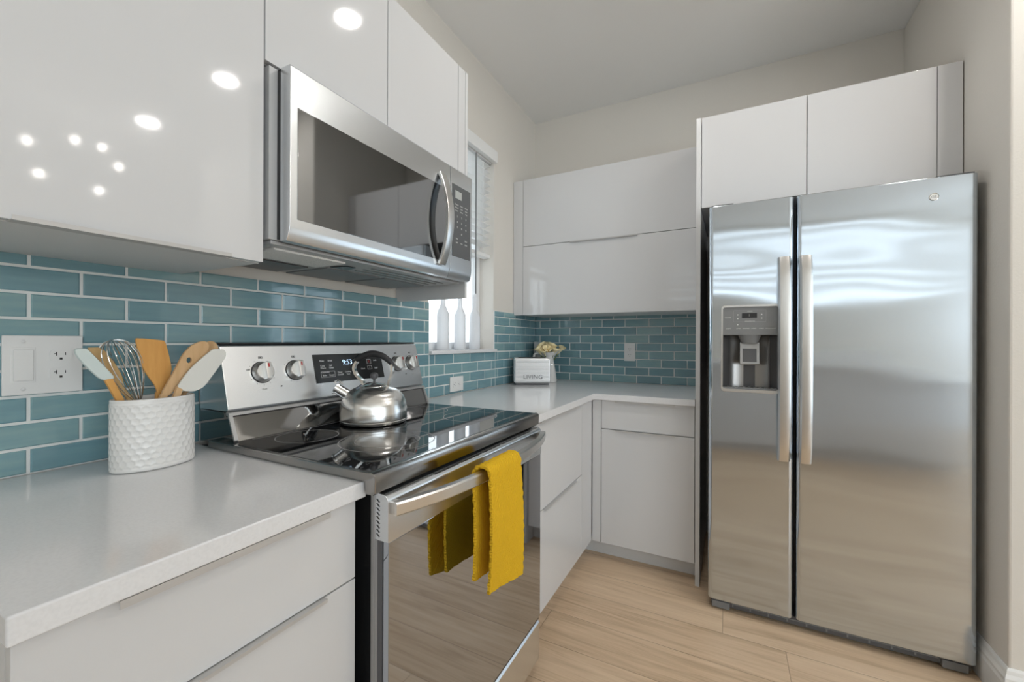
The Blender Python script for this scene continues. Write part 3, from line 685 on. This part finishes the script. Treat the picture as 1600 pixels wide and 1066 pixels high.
# underside
un = part('underside', B((.012, MY0-.012, MB-.006), (.360, MY1-.012, MB+.003), .002), mat('underside_metal', (.5,.5,.5), .35, .3), mw, label='grey metal underside with filters')
part('light_lens', B((.205, MY0+.014, MB-.011), (.330, -1.985, MB-.005), .002), LENS, un, label='ribbed translucent lamp lens')
for a, b in ((-2.19,-1.985),): bm = NB(); box(bm, (.02, a, MB-.0095), (.17, b, MB-.0055), .001); part('grease_filter', bm, DGR, un)
bm = NB(); box(bm, (.02, -1.955, MB-.0095), (.215, -1.745, MB-.0055), .001); part('grease_filter', bm, GRY, un)
bm = NB(); box(bm, (.02, -1.725, MB-.0095), (.215, -1.515, MB-.0055), .001); part('grease_filter', bm, GRY, un)
bm = NB(); prism(bm, [(.235,-1.960),(.290,-1.945),(.290,-1.915),(.235,-1.900)], 'z', MB-.0085, MB-.0055); part('filter_slot', bm, BLK, un)
bm = NB()
for k in range(3): box(bm, (.245+k*.035, -1.88, MB-.008), (.252+k*.035, -1.53, MB-.0055))
part('vent_bar', bm, DSS, un)

# ------------------------------------------------------------ kettle
KC = Vector((.29, -1.841, .9122)); E1 = Vector((.889,.457,0)); ZV = Vector((0,0,1)); E3 = Vector((.457,-.889,0))
kt = thing('kettle', 'round stainless steel whistling kettle with black-gripped handle on the cooktop', 'kettle', KC)
bm = NB(); lathe(bm, [(.094,0),(.0985,.002),(.101,.006),(.1015,.010),(.1000,.012),(.1008,.016),(.1010,.030),(.0995,.050),(.096,.066),(.089,.082),(.078,.095),(.062,.1055),(.047,.1115),(.043,.1125),(.042,.1145),(0,.1145)], KC, 64)
part('body', bm, SSK, kt)
bm = NB(); lathe(bm, [(.0445,.1125),(.0455,.1135),(.044,.1155),(.030,.1205),(.010,.1235),(0,.1235)], KC, 48)
ld = part('lid', bm, CHR, kt)
bm = NB(); lathe(bm, [(.0042,.1225),(.0036,.130),(.005,.133),(.0105,.1365),(.0128,.1430),(.0115,.1495),(.006,.1535),(0,.1545)], KC, 28); part('lid_knob', bm, DGR, ld, label='black lid knob')
def kp3(s, z, f=0): return KC + E1*s + ZV*(z-.9122) + E3*f
# spout up to the left and slightly forward
sp0, sp1 = kp3(-.055, .985, .02), kp3(-.106, 1.022, .035)
bm = NB(); tube(bm, [sp0, sp0.lerp(sp1, .93), sp0.lerp(sp1, .93), sp1], .0165, 28, scales=[1.08, .92, 1.18, 1.18])
sp = part('spout', bm, SSK, kt)
dv = (sp1-sp0).normalized(); bm = NB(); tube(bm, [sp1, sp1+dv*.002], .0135, 24); part('spout_cap', bm, CHR, sp)
bm = NB(); q = sp1 + ZV*.014; tube(bm, [q, q+ZV*.006-E1*.002, q+ZV*.010+E1*.006, q+ZV*.004+E1*.016, q-ZV*.004+E1*.022], .0022, 8); part('whistle_lever', bm, CHR, sp)
# brackets and grip
def spl(pts, n=8):
    out = []; P_ = [Vector(p) for p in pts]; P_ = [P_[0]*2-P_[1]] + P_ + [P_[-1]*2-P_[-2]]
    for i in range(1, len(P_)-2):
        for k in range(n):
            t_ = k/n; a, b, c, d = P_[i-1:i+3]; out.append(.5*((2*b)+(c-a)*t_+(2*a-5*b+4*c-d)*t_*t_+(3*b-a-3*c+d)*t_**3))
    out.append(P_[-2]); return out
flat = [(-.0035,-.009),(.0035,-.009),(.0035,.009),(-.0035,.009)]
def strap(pts):
    bm = NB(); path = spl(pts); rings = []
    for i, p in enumerate(path):
        t_ = (path[min(i+1,len(path)-1)]-path[max(i-1,0)]).normalized(); nn = E3.cross(t_).normalized()
        rings.append([bm.verts.new(p + nn*a + E3*b) for a, b in flat])
    fs = []
    for r0, r1 in zip(rings, rings[1:]):
        for j in range(4): fs.append(bm.faces.new((r0[j], r0[(j+1)%4], r1[(j+1)%4], r1[j])))
    fs.append(bm.faces.new(rings[0])); fs.append(bm.faces.new(rings[-1][::-1])); bmesh.ops.recalc_face_normals(bm, faces=fs); return bm
part('handle_bracket', strap([kp3(-.052,1.010), kp3(-.036,1.020), kp3(-.036,1.038), kp3(-.056,1.060), kp3(-.063,1.082), kp3(-.054,1.102)]), CHR, kt)
part('handle_bracket', strap([kp3(.052,1.010), kp3(.046,1.024), kp3(.050,1.045), kp3(.056,1.062), kp3(.057,1.080), kp3(.056,1.092)]), CHR, kt)
bm = NB(); gp = spl([kp3(-.066,1.098), kp3(-.046,1.113), kp3(-.012,1.126), kp3(.020,1.121), kp3(.044,1.106), kp3(.060,1.088)], 6)
tube(bm, gp, .0092, 14, scales=[.75+.35*math.sin(PI*i/(len(gp)-1)) for i in range(len(gp))]); part('handle_grip', bm, BLKM, kt, label='black plastic grip')

# ------------------------------------------------------------ utensil crock
KX, KY = .155, -2.348
def crock():
    t = thing('utensil_crock', 'oval white ceramic crock with honeycomb dimples holding kitchen utensils', 'crock', (KX, KY, CT+.0003))
    H = .150; A_, B_ = .0745, .050; na, nz = 300, 96; bm = NB(); per = 2*PI*math.sqrt((A_*A_+B_*B_)/2); ncell = 28; hx = per/ncell; hz = hx*.866
    def cell(s, z):
        best = 9
        r0 = math.floor(z/hz)
        for rr in (r0-1, r0, r0+1, r0+2):
            o = (rr % 2)*.5*hx; c = round((s-o)/hx)
            for cc in (c-1, c, c+1):
                dx, dz = abs(s-(cc*hx+o)), abs(z-rr*hz); d = max(dx, dx*.5+dz*.866); best = min(best, d)
        return best/(hx/2)
    rings = []
    for j in range(nz+1):
        z = H*j/nz; row = []
        for i in range(na):
            th = 2*PI*i/na; s = per*i/na; k = 1.0
            if z < .004: inset = .004*(1-z/.004)**2
            else: inset = 0
            if .008 < z < H-.010:
                d = cell(s, z-.008); inset += .0013*max(0, 1-(d/.9)**3)
            elif z >= H-.007: inset += .0006
            row.append(bm.verts.new((KX+(B_-inset)*math.cos(th), KY+(A_-inset)*math.sin(th), CT+.0003+z)))
        rings.append(row)
    for k, (ins, z) in enumerate(((.002, H+.0018), (.005, H+.0012), (.006, H-.002), (.0065, .012))):
        rings.append([bm.verts.new((KX+(B_-ins)*math.cos(2*PI*i/na), KY+(A_-ins)*math.sin(2*PI*i/na), CT+.0003+z)) for i in range(na)])
    for r0, r1 in zip(rings, rings[1:]):
        for i in range(na): bm.faces.new((r0[i], r0[(i+1)%na], r1[(i+1)%na], r1[i]))
    bm.faces.new(rings[0][::-1]); bm.faces.new(rings[-1])
    o = part('pot', bm, CER, t); smooth_mesh(o.data, 75)
crock()
def slab(pts, X, th, bend=0, bev=.0015, hole=None):
    bm = NB(); prism(bm, pts, 'x', X-th/2, X+th/2, 0)
    if hole:
        c = NB(); hy, hz, ra, rb = hole; prism(c, [(hy+ra*math.cos(a*PI/10), hz+rb*math.sin(a*PI/10)) for a in range(20)], 'x', X-.05, X+.05); bm = bool_cut(bm, [c])
    if bev:
        es = [e for e in bm.edges if len(e.link_faces) == 2 and e.calc_face_angle(0) > .9]; bmesh.ops.bevel(bm, geom=es, offset=bev, segments=2, profile=.5, affect='EDGES')
    return bm
def rnd(pts, it=2):   # Chaikin rounding of an outline
    for _ in range(it):
        q = []
        for i in range(len(pts)):
            a, b = pts[i], pts[(i+1)%len(pts)]; q += [(a[0]*.8+b[0]*.2, a[1]*.8+b[1]*.2), (a[0]*.2+b[0]*.8, a[1]*.2+b[1]*.8)]
        pts = q
    return pts
def shear(bm, dxdz, z0=1.04):
    for v in bm.verts: v.co.x += (v.co.z-z0)*dxdz
    return bm
ub = CT+.0082
t = thing('spatula', 'white silicone spatula with wooden handle leaning left in the crock', 'spatula', (.12, -2.385, 1.0), 'utensils in the crock')
part('blade', shear(slab(rnd([(-2.4764,1.1495),(-2.4599,1.1504),(-2.4540,1.1436),(-2.4150,1.0900),(-2.4180,1.0852),(-2.4355,1.0832),(-2.4608,1.1154),(-2.4754,1.1387)]), .150, .010, bev=.003), .1), SILB, t, label='white silicone blade')
part('handle', shear(slab([(-2.4321,1.0861),(-2.4194,1.0891),(-2.3829,1.0043),(-2.345,ub+.002),(-2.357,ub),(-2.3956,1.0043)], .150, .009), .1), WOA, t, label='orange-brown wooden handle')
t = thing('turner', 'tan wooden turner behind the left white spatula in the crock', 'turner', (.085, -2.37, 1.0), 'utensils in the crock')
part('blade', slab(rnd([(-2.4532,1.1505),(-2.4261,1.1515),(-2.4038,1.1137),(-2.3942,1.0915),(-2.3903,1.0663),(-2.3777,1.0382),(-2.3854,1.0382),(-2.4135,1.0857)], 1), .128, .005), WOC, t)
part('handle', slab([(-2.3898,1.0489),(-2.3782,1.0489),(-2.325,ub),(-2.336,ub)], .128, .008), WOC, t)
t = thing('turner', 'broad orange bamboo turner standing upright in the crock', 'turner', (.10, -2.32, 1.0), 'utensils in the crock')
part('blade', shear(slab(rnd([(-2.3754,1.1680),(-2.3716,1.1709),(-2.3262,1.1660),(-2.3214,1.1631),(-2.3166,1.1409),(-2.3098,1.1024),(-2.3137,1.0811),(-2.3272,1.0561),(-2.3310,1.0377),(-2.3397,1.0377),(-2.3397,1.0599),(-2.3561,1.0889),(-2.3667,1.1130)], 1), .142, .006), -.05), WOA, t)
part('handle', slab([(-2.3412,1.0493),(-2.3296,1.0493),(-2.334,ub),(-2.346,ub)], .142, .009), WOA, t)
t = thing('spoon', 'pale wooden spoon with a round hole leaning right in the crock', 'spoon', (.13, -2.31, 1.0), 'utensils in the crock')
part('bowl', shear(slab(rnd([(-2.3441,1.0409),(-2.3160,1.1011),(-2.3024,1.1340),(-2.2878,1.1534),(-2.2684,1.1641),(-2.2558,1.1641),(-2.2491,1.1554),(-2.2510,1.1398),(-2.2665,1.1156),(-2.2917,1.0855),(-2.3257,1.0400)], 1), .165, .008, hole=(-2.290,1.120,.005,.0065)), .05), WOB, t)
part('handle', slab([(-2.3421,1.0467),(-2.3276,1.0467),(-2.366,ub),(-2.379,ub)], .165, .009), WOB, t)
t = thing('spoon', 'pale wooden spoon behind the holed spoon in the crock', 'spoon', (.10, -2.30, 1.0), 'utensils in the crock')
def spoon(t, X, tip, base, a, b, m):
    tip = Vector((X, *tip)); base = Vector((X-.0, *base)); ax = (tip-base).normalized(); L = (tip-base).length; sd = Vector((1,0,0)).cross(ax)
    bm = NB(); n = 28; c = tip - ax*a
    rings = []
    for k, (f, dp) in enumerate(((.0,-.006),(.45,-.0055),(.8,-.002),(1,.002),(.96,.004),(.8,.001),(.45,-.0030),(0,-.0036))):
        if f == 0: rings.append([bm.verts.new(c + Vector((dp,0,0)))])
        else: rings.append([bm.verts.new(c + ax*a*f*math.cos(2*PI*i/n) + sd*b*f*math.sin(2*PI*i/n) + Vector((dp,0,0))) for i in range(n)])
    for r0, r1 in zip(rings, rings[1:]):
        for i in range(n):
            q = list(dict.fromkeys([r0[i%len(r0)], r0[(i+1)%n%len(r0)], r1[(i+1)%n%len(r1)], r1[i%len(r1)]]))
            if len(q) > 2: bm.faces.new(q)
    bmesh.ops.recalc_face_normals(bm, faces=bm.faces); part('bowl', bm, m, t)
    bm = NB(); tube(bm, [base, base+ax*(L-a*1.9)], .0052, 10); part('handle', bm, m, t)
spoon(t, .138, (-2.222, 1.163), (-2.352, ub+.003), .038, .024, WOB)
t = thing('spatula', 'large white silicone spatula leaning right over the crock rim', 'spatula', (.15, -2.30, 1.0), 'utensils in the crock')
part('blade', shear(slab(rnd([(-2.2196,1.1427),(-2.2430,1.1465),(-2.2517,1.1427),(-2.2946,1.1008),(-2.3160,1.0648),(-2.3179,1.0580),(-2.3063,1.0502),(-2.2839,1.0472),(-2.2644,1.0550),(-2.2381,1.0949),(-2.2186,1.1242)]), .180, .007, bev=.002), .05), SIL, t, label='white silicone blade')
part('handle', slab([(-2.3175,1.0628),(-2.3063,1.0550),(-2.362,ub),(-2.372,ub+.003)], .180, .009), WOB, t, label='pale wooden handle')
# whisk
t = thing('whisk', 'wire balloon whisk with steel handle in the crock', 'whisk', (.09, -2.355, 1.0), 'utensils in the crock')
wb = Vector((.128, -2.366, 1.030)); wa = (Vector((.128, -2.412, 1.168))-wb); WL = wa.length; wa.normalize(); ws = Vector((1,0,0)); wc = ws.cross(wa)
for k in range(8):
    a = PI*k/8; dd = ws*math.cos(a) + wc*math.sin(a); pts = []
    for i in range(25):
        s = i/24*2-1; u = 1-abs(s)**2.3; rr = .033*math.sin(min(1, (1-abs(s))*1.25)*PI/2+.0) if 0 else None
        h_ = (1-abs(s)**2.6); wd = math.copysign(1, s)*min(1,abs(s)*1.0)
        # teardrop loop
        ph = PI*(i/24); hh = math.sin(ph/1)**.0
        tt = i/24*2*PI; hgt = (1-math.cos(tt))/2; wid = math.sin(tt)*(.35+.65*hgt)
        pts.append(wb + wa*(WL*hgt*.99) + dd*(-wid*.046) + dd*0)
    bm = NB(); tube(bm, pts, .0010, 6); part('wire_loop', bm, CHR, t)
bm = NB(); tube(bm, [Vector((.128, -2.330, ub+.014)), wb+wa*.004], .0075, 14); part('handle', bm, HND, t)

# ------------------------------------------------------------ toaster (built in its own axes, then turned)
def toaster():
    W2, D, H = .118, .155, .172
    ang = math.atan2(.50, .87)          # long side direction in the room
    t = thing('toaster', 'white and silver two-slot toaster with embossed lettering in the worktop corner', 'toaster', (.150, -.375, CT), rz=ang)
    def lp(name, bm, m, par=None, label=None): return part(name, bm, m, par or t, label=label, local=True)
    bm = NB(); box(bm, (-W2, -D/2, .012), (W2, D/2, H), .014, 4); lp('body', bm, mat('silver_white_shell', (.72,.72,.72), .28, .35))
    bm = NB()
    for k in range(15):
        z = .030 + k*.0088; prism(bm, [(-D/2-.0008, z), (-D/2+.002, z-.0036), (-D/2+.002, z+.0036)], 'x', -W2+.014, W2-.014)
    lp('ribbed_panel', bm, mat('ribbed_silver', (.70,.70,.71), .25, .5))
    bm = NB(); box(bm, (-W2+.012, -D/2+.006, .0003), (W2-.016, D/2-.006, .013), .002); lp('base', bm, DGR, label='dark base')
    for yy in (-.028, .028): bm = NB(); box(bm, (-W2+.03, yy-.012, H-.0005), (W2-.03, yy+.012, H+.0012), .0005); lp('bread_slot', bm, BLKM)
    bm = NB(); box(bm, (W2, -.006, .06), (W2+.0015, .006, .14)); lp('lever_slot', bm, BLKM)
    bm = NB(); box(bm, (W2, -.014, .118), (W2+.020, .014, .130), .003); lp('lever', bm, HND)
    M = Matrix.Translation((.002, -D/2-.0022, .052)) @ Matrix(((1,0,0,0),(0,0,-1,0),(0,1,0,0),(0,0,0,1)))
    bm = NB(); cu = bpy.data.curves.new('t', 'FONT'); cu.body = 'LIVING'; cu.size = .038; cu.align_x = 'CENTER'; cu.align_y = 'CENTER'; cu.extrude = .0012; cu.space_character = 1.05
    ob = bpy.data.objects.new('t', cu); me = bpy.data.meshes.new_from_object(ob); me.transform(M); bm.from_mesh(me); bpy.data.objects.remove(ob)
    part('lettering', bm, GRY, t, smooth=False, local=True, label='raised grey lettering')
toaster()

# ------------------------------------------------------------ pitcher with flowers, white board behind
PC = Vector((.188, -.185, CT+.0003))
pt = thing('pitcher', 'white enamel pitcher with a curled handle behind the toaster', 'pitcher', PC)
bm = NB()
lathe(bm, [(.050,0),(.056,.002),(.0565,.008),(.053,.040),(.045,.095),(.037,.135),(.034,.158),(.040,.178),(.053,.194),(.062,.202),(.060,.203),(.050,.194),(.037,.178),(.031,.158),(.034,.135),(.048,.040),(.048,.01),(0,.01)], PC, 48)
for v in bm.verts:
    d_ = v.co - PC
    if d_.z > .168: k = (d_.z-.168)/.035; dr_ = max(0, d_.dot(E1)/.07); v.co += (E1*.028 + ZV*.016)*k*dr_
part('body', bm, CER, pt)
bm = NB(); tube(bm, spl([PC-E1*.038+ZV*.168, PC-E1*.052+ZV*.188, PC-E1*.080+ZV*.196, PC-E1*.100+ZV*.180, PC-E1*.098+ZV*.130, PC-E1*.066+ZV*.060, PC-E1*.050+ZV*.045]), .0065, 10); part('handle', bm, CER, pt)
tag(part('board', B((.018, -.060, CT+.0003), (.040, -.0095, 1.163), .003), MW_), 'white upright board leaning in the corner behind the flowers', 'board')
def lily(base, tip, r, label, roll=0.):
    base = Vector(base); tip = Vector(tip); ax = (tip-base).normalized(); L = (tip-base).length
    sd = ax.cross(Vector((.3,.2,1))).normalized(); up = ax.cross(sd); t = thing('calla_lily', label, 'flower', base, 'cream calla lilies in the pitcher')
    bm = NB(); n = 20; rings = []
    for k in range(9):
        s = k/8; rr = r*(.10+.9*s**1.7); row = []
        for i in range(n+1):
            a = 2*PI*i/n*.94 + roll; flare = 1 + .35*s*max(0, math.cos(a-roll-PI))**2
            rad = rr*flare*(1+.05*math.sin(3*a)); lift = L*.45*s + (.012 if s == 1 else 0)*math.cos(a-roll-PI) - (.005*(s**6))
            row.append(bm.verts.new(base + ax*(L*.5 + lift) + sd*rad*math.cos(a) + up*rad*math.sin(a)))
        rings.append(row)
    for r0, r1 in zip(rings, rings[1:]):
        for i in range(n): bm.faces.new((r0[i], r0[i+1], r1[i+1], r1[i]))
    o = part('petal', bm, PET, t); sm = o.modifiers.new('thick', 'SOLIDIFY'); sm.thickness = .0012
    bm = NB(); tube(bm, [base+ax*L*.5, base+ax*L*.88], .0028, 8); part('spadix', bm, PETB, t)
    bm = NB(); tube(bm, [base, base+ax*L*.52], .0030, 8, scales=[1, 1.3]); part('stem', bm, LEAF, t)
fl = [(-.085,.205,.02,.030,'leftmost pale cream calla lily tipping out of the pitcher'),(-.060,.228,-.02,.030,'cream calla lily rising at the back left of the bunch'),(-.040,.198,.055,.032,'open yellow-throated calla lily at the front left of the bunch'),
      (-.012,.205,.060,.030,'cream calla lily facing forward at the middle of the bunch'),(.004,.238,.000,.034,'tallest cream calla lily at the top of the bunch'),(.038,.232,.02,.032,'broad cream calla lily at the top right of the bunch'),
      (.045,.205,.050,.030,'cream calla lily at the front right over the pitcher lip'),(.098,.212,.01,.026,'pale calla lily pointing far right beyond the pitcher lip'),(.015,.222,-.04,.030,'cream calla lily hidden at the back of the bunch')]
for i, (s_, z_, f_, r_, lb) in enumerate(fl):
    lily(PC + E1*s_*.18 + E3*f_*.2 + ZV*.12, PC + E1*s_ + E3*f_ + ZV*(z_+.036), r_, lb, i*.9)
bm = NB()
for i in range(26):
    a = random.uniform(0, 2*PI); q = PC + Vector((math.cos(a)*.022, math.sin(a)*.022, .155)); e_ = q + Vector((math.cos(a)*.035, math.sin(a)*.035, random.uniform(.055, .08))); sd = Vector((-math.sin(a), math.cos(a), 0))*.004
    v = [bm.verts.new(q-sd*.4), bm.verts.new(q+sd*.4), bm.verts.new(q.lerp(e_, .6)+sd), bm.verts.new(e_), bm.verts.new(q.lerp(e_, .6)-sd)]; bm.faces.new(v)
o = part('foliage', bm, LEAF, loc=PC+ZV*.13); tag(o, 'dark green leaves between the lilies at the pitcher mouth', 'leaves'); o['kind'] = 'stuff'
o.modifiers.new('thick', 'SOLIDIFY').thickness = .0006

# ------------------------------------------------------------ refrigerator
FY = -.80; FZ0, FZ1 = .048, 1.757
fr = thing('refrigerator', 'tall stainless side-by-side refrigerator with ice and water dispenser', 'refrigerator', (1.63, -.45, 0))
part('cabinet', B((1.214, -.720, .03), (2.050, -.03, 1.735), .004), DGR, fr, label='dark grey cabinet shell')
def fdoor(x0, x1, cuts=None):
    bm = NB(); R_ = .018; pts = []
    for cx, a0, a1 in ((x0+R_, PI, 1.5*PI), (x1-R_, 1.5*PI, 2*PI)):
        for i in range(7): a = a0+(a1-a0)*i/6; pts.append((cx+R_*math.cos(a), FY+R_+R_*math.sin(a)))
    pts += [(x1, -.727), (x0, -.727)]
    prism(bm, pts, 'z', FZ0, FZ1, .0025)
    return bool_cut(bm, cuts) if cuts else bm
dx0, dx1, dz0, dz1 = 1.2575, 1.4665, .962, 1.318
def rrect(x0, x1, z0, z1, r, n=5):
    pts = []
    for cx, cz, a0 in ((x1-r, z1-r, 0), (x0+r, z1-r, PI/2), (x0+r, z0+r, PI), (x1-r, z0+r, 1.5*PI)):
        for i in range(n+1): a = a0 + PI/2*i/n; pts.append((cx+r*math.cos(a), cz+r*math.sin(a)))
    return pts
cut = NB(); prism(cut, rrect(dx0, dx1, dz0, dz1, .012), 'y', -.9, -.742)
ld = part('freezer_door', fdoor(1.205, 1.5175, [cut]), SSF, fr, label='narrow stainless door with dispenser')
rd = part('fridge_door', fdoor(1.5265, 2.052), SSF, fr, label='wide stainless door')
def fhandle(par, x0, x1):
    bm = NB(); z0, z1 = .685, 1.512; n = 20; ys = []
    path = [((x0+x1)/2, FY-.012-.030*math.sin(PI*i/n)**.35, z0+(z1-z0)*i/n) for i in range(n+1)]; hw = (x1-x0)/2
    prof = [(-hw,.004),(-hw+.006,-.006),(0,-.009),(hw-.006,-.006),(hw,.004),(hw-.004,.008),(-hw+.004,.008)]; rings = []
    for p in path: rings.append([bm.verts.new((p[0]+a, p[1]+b, p[2])) for a, b in prof])
    fs = []
    for r0, r1 in zip(rings, rings[1:]):
        for j in range(7): fs.append(bm.faces.new((r0[j], r0[(j+1)%7], r1[(j+1)%7], r1[j])))
    fs.append(bm.faces.new(rings[0])); fs.append(bm.faces.new(rings[-1][::-1])); bmesh.ops.recalc_face_normals(bm, faces=fs)
    for z in (z0+.012, z1-.012): box(bm, ((x0+x1)/2-.012, FY-.010, z-.012), ((x0+x1)/2+.012, FY+.001, z+.012), .002)
    part('handle', bm, HND, par, label='long flat satin steel handle')
fhandle(ld, 1.4605, 1.5045); fhandle(rd, 1.5335, 1.5755)
# dispenser
bz = .1
part('dispenser_bezel', (lambda: (lambda a, c: bool_cut(a, [c]))(
    (lambda b_: (prism(b_, rrect(dx0-.004, dx1+.004, dz0-.008, dz1+.006, .015), 'y', FY-.004, FY+.004, .0015), b_)[1])(NB()),
    (lambda b_: (prism(b_, rrect(dx0+.003, dx1-.003, dz0+.004, dz1-.003, .010), 'y', -.9, -.7), b_)[1])(NB())))(), HND, ld, label='bright rounded bezel')
cav = part('dispenser_niche', (lambda: (lambda b_: (box(b_, (dx0+.001, -.7435, dz0+.001), (dx1-.001, -.7405, 1.21)), b_)[1])(NB()))(), DGR, ld, label='dark recess lining')
bm = NB()
for i in range(12):   # curved metal back of the niche
    a0, a1 = PI*(i/12), PI*((i+1)/12); c = (dx0+dx1)/2; rx, ry = .074, .030
    v = [bm.verts.new((c-rx*math.cos(a), -.770+ry*math.sin(a)-.002, z)) for a, z in ((a0, dz0+.012), (a1, dz0+.012), (a1, 1.195), (a0, 1.195))]; bm.faces.new(v)
bmesh.ops.remove_doubles(bm, verts=bm.verts, dist=1e-5); bmesh.ops.recalc_face_normals(bm, faces=bm.faces)
part('niche_back', bm, mat('niche_metal', (.34,.33,.32), .3, .8), cav)
bm = NB(); box(bm, (dx0+.003, FY+.001, 1.196), (dx1-.003, -.742, dz1-.003), .001); cp = part('dispenser_panel', bm, mat('dispenser_grey', (.24,.245,.25), .3, .3), ld, label='grey control panel')
bm = NB(); box(bm, (1.333, FY, 1.268), (1.388, FY+.003, 1.289)); part('screen', bm, BLKM, cp, label='dark display')
text_part('lettering', [('1', 1.360-1.362, .081, .014)], PGY, cp, face_my(1.362, 1.198, FY-.0002))
text_part('lettering', [('WATER', -.082, .072, .007), ('LIGHT', -.080, .026, .007), ('LOCK', -.042, .026, .006), ('CRUSHED', -.014, .026, .006), ('CUBED', .014, .026, .006), ('WARM', .042, .026, .006), ('DOOR ALARM', .076, .026, .0058), ('FREEZER', 0, .098, .0052), ('REFRIGERATOR', 0, .056, .0052)], PRT, cp, face_my(1.362, 1.198, FY+.0006))
bm = NB()
for x_, z_ in ((1.317,1.282),(1.317,1.266),(1.405,1.282),(1.405,1.266),(1.317,1.240)): box(bm, (x_-.0025, FY+.0002, z_-.002), (x_+.0025, FY+.002, z_+.002))
part('indicator_light', bm, PRT, cp)
bm = NB()
for a, b in (((1.301,1.252),(1.421,1.2528)),((1.301,1.300),(1.421,1.3008)),((1.301,1.252),(1.3018,1.3008)),((1.4202,1.252),(1.421,1.3008))): box(bm, (a[0], FY+.0002, a[1]), (b[0], FY+.002, b[1]))
part('panel_outline', bm, PGY, cp)
bm = NB(); lathe(bm, [(.030,-.036),(.040,-.010),(.044,0),(0,0)], (1.362, -.776, 1.197), 28, 1, .55); part('ice_chute', bm, GRY, cav)
bm = NB(); prism(bm, [(-.770,1.165),(-.775,1.165),(-.789,1.075),(-.784,1.070)], 'x', 1.326, 1.398, .001); pd = part('paddle', bm, LGR, cav)
bm = NB(); prism(bm, [(-.7752,1.150),(-.7772,1.150),(-.7886,1.082),(-.7866,1.082)], 'x', 1.336, 1.388); part('paddle_pad', bm, DGR, pd)
bm = NB(); box(bm, (dx0+.004, FY+.002, dz0+.003), (dx1-.004, -.744, dz0+.010), .001)
for k in range(9): box(bm, (dx0+.020+k*.020, FY+.004, dz0+.010), (dx0+.030+k*.020, -.750, dz0+.0125))
part('drip_tray', bm, GRY, ld)
# emblem
bm = NB(); lathe(bm, [(.0135,0),(.0135,.0018),(.012,.0024),(.0112,.0016),(0,.0016)], (0,0,0), 36, M=Matrix.Rotation(PI/2, 4, 'X'))
for v in bm.verts: v.co += Vector((1.934, FY-.0001, 1.688))
em = part('emblem', bm, CHR, rd, label='small round chrome emblem'); text_part('emblem_lettering', [('GE', 0, 0, .013)], PGY, em, face_my(1.934, 1.688, FY-.0019))
# hinges, grille
for x0, x1 in ((1.215, 1.30), (1.96, 2.045)):
    bm = NB(); prism(bm, [(-.785,1.7572),(-.785,1.765),(-.74,1.778),(-.66,1.778),(-.66,1.7355),(-.7195,1.7355),(-.7195,1.7572)], 'x', x0, x1, .002); part('hinge_cover', bm, DGR, fr)
g = part('grille', B((1.215, -.772, .010), (2.046, -.7215, .0465), .004), DGR, fr, label='dark bottom grille')
bm = NB()
for k in range(11): box(bm, (1.30+k*.066, -.7735, .018), (1.305+k*.066, -.7715, .044))
box(bm, (1.30, -.774, .029), (1.97, -.7725, .033)); part('grille_rib', bm, GRY, g)
for x_ in (1.245, 1.99):
    bm = NB(); box(bm, (x_-.025, -.786, .006), (x_+.045, -.7725, .036), .004); part('foot_cover', bm, GRY, g)
for x_ in (1.27, 1.99):
    for y_ in (-.70, -.10): bm = NB(); lathe(bm, [(.018,0),(.018,.012),(.01,.014),(.01,.031)], (x_, y_, .0003), 16); part('roller_foot', bm, BLKM, fr)

# ------------------------------------------------------------ lamps seen in reflections; cabinet run added to whiten the refrigerator's reflection
DP = [(1.13,-1.35,'recessed ceiling light nearest the microwave cabinet'),(2.2,-1.35,'recessed ceiling light in front of the refrigerator'),(3.25,-1.33,'recessed ceiling light farther right in the cooktop row')]

for x_, y_, lb in DP:
    t = thing('ceiling_light', lb, 'light', (x_, y_, ZC), 'recessed ceiling lights')
    bm = NB(); lathe(bm, [(.053,-.001),(.085,-.001),(.085,-.006),(.053,-.010)], (x_, y_, ZC), 32); part('trim_ring', bm, TRIM, t)
    bm = NB(); lathe(bm, [(.052,-.0105),(.052,-.0085),(0,-.0085)], (x_, y_, ZC), 32); part('lens', bm, DWN, t)
t = thing('chandelier', 'six-bulb chandelier hanging over the dining area behind the camera', 'lamp', (3.6, -1.62, 2.42))
hub = Vector((3.6, -1.62, 2.42)); bm = NB(); lathe(bm, [(0,-.03),(.02,-.02),(.03,0),(.02,.03),(.006,.06),(.006,ZC-2.42)], hub, 20); part('hub', bm, HND, t)
for (y_, z_) in ((-1.842,2.493),(-1.614,2.593),(-1.468,2.602),(-1.377,2.492),(-1.486,2.274),(-1.787,2.292)):
    q = Vector((3.6, y_, z_)); bm = NB(); tube(bm, [hub, hub.lerp(q, .5)-ZV*.02, q-ZV*.02], .005, 8); a = part('arm', bm, HND, t)
    bm = NB(); lathe(bm, [(0,-.022),(.012,-.016),(.019,0),(.012,.018),(0,.024)], q, 16); part('bulb', bm, BULB, a)

t = thing('unseen_peninsula', 'unseen white base cabinet run added behind the camera for the refrigerator reflection', 'cabinet', (1.9, -3.9, 0))  # unseen cabinets added so the lower refrigerator doors reflect white
part('body', B((.62, -4.2, .10), (3.1, -3.62, .855), .002), GW, t)
part('toe_kick', B((.66, -4.16, .0005), (3.06, -3.68, .0995)), CARC, t)
tag(part('worktop', B((.58, -4.25, .856), (3.14, -3.58, .89), .003), STONE), 'white quartz worktop of the peninsula added behind the camera for reflections', 'worktop')
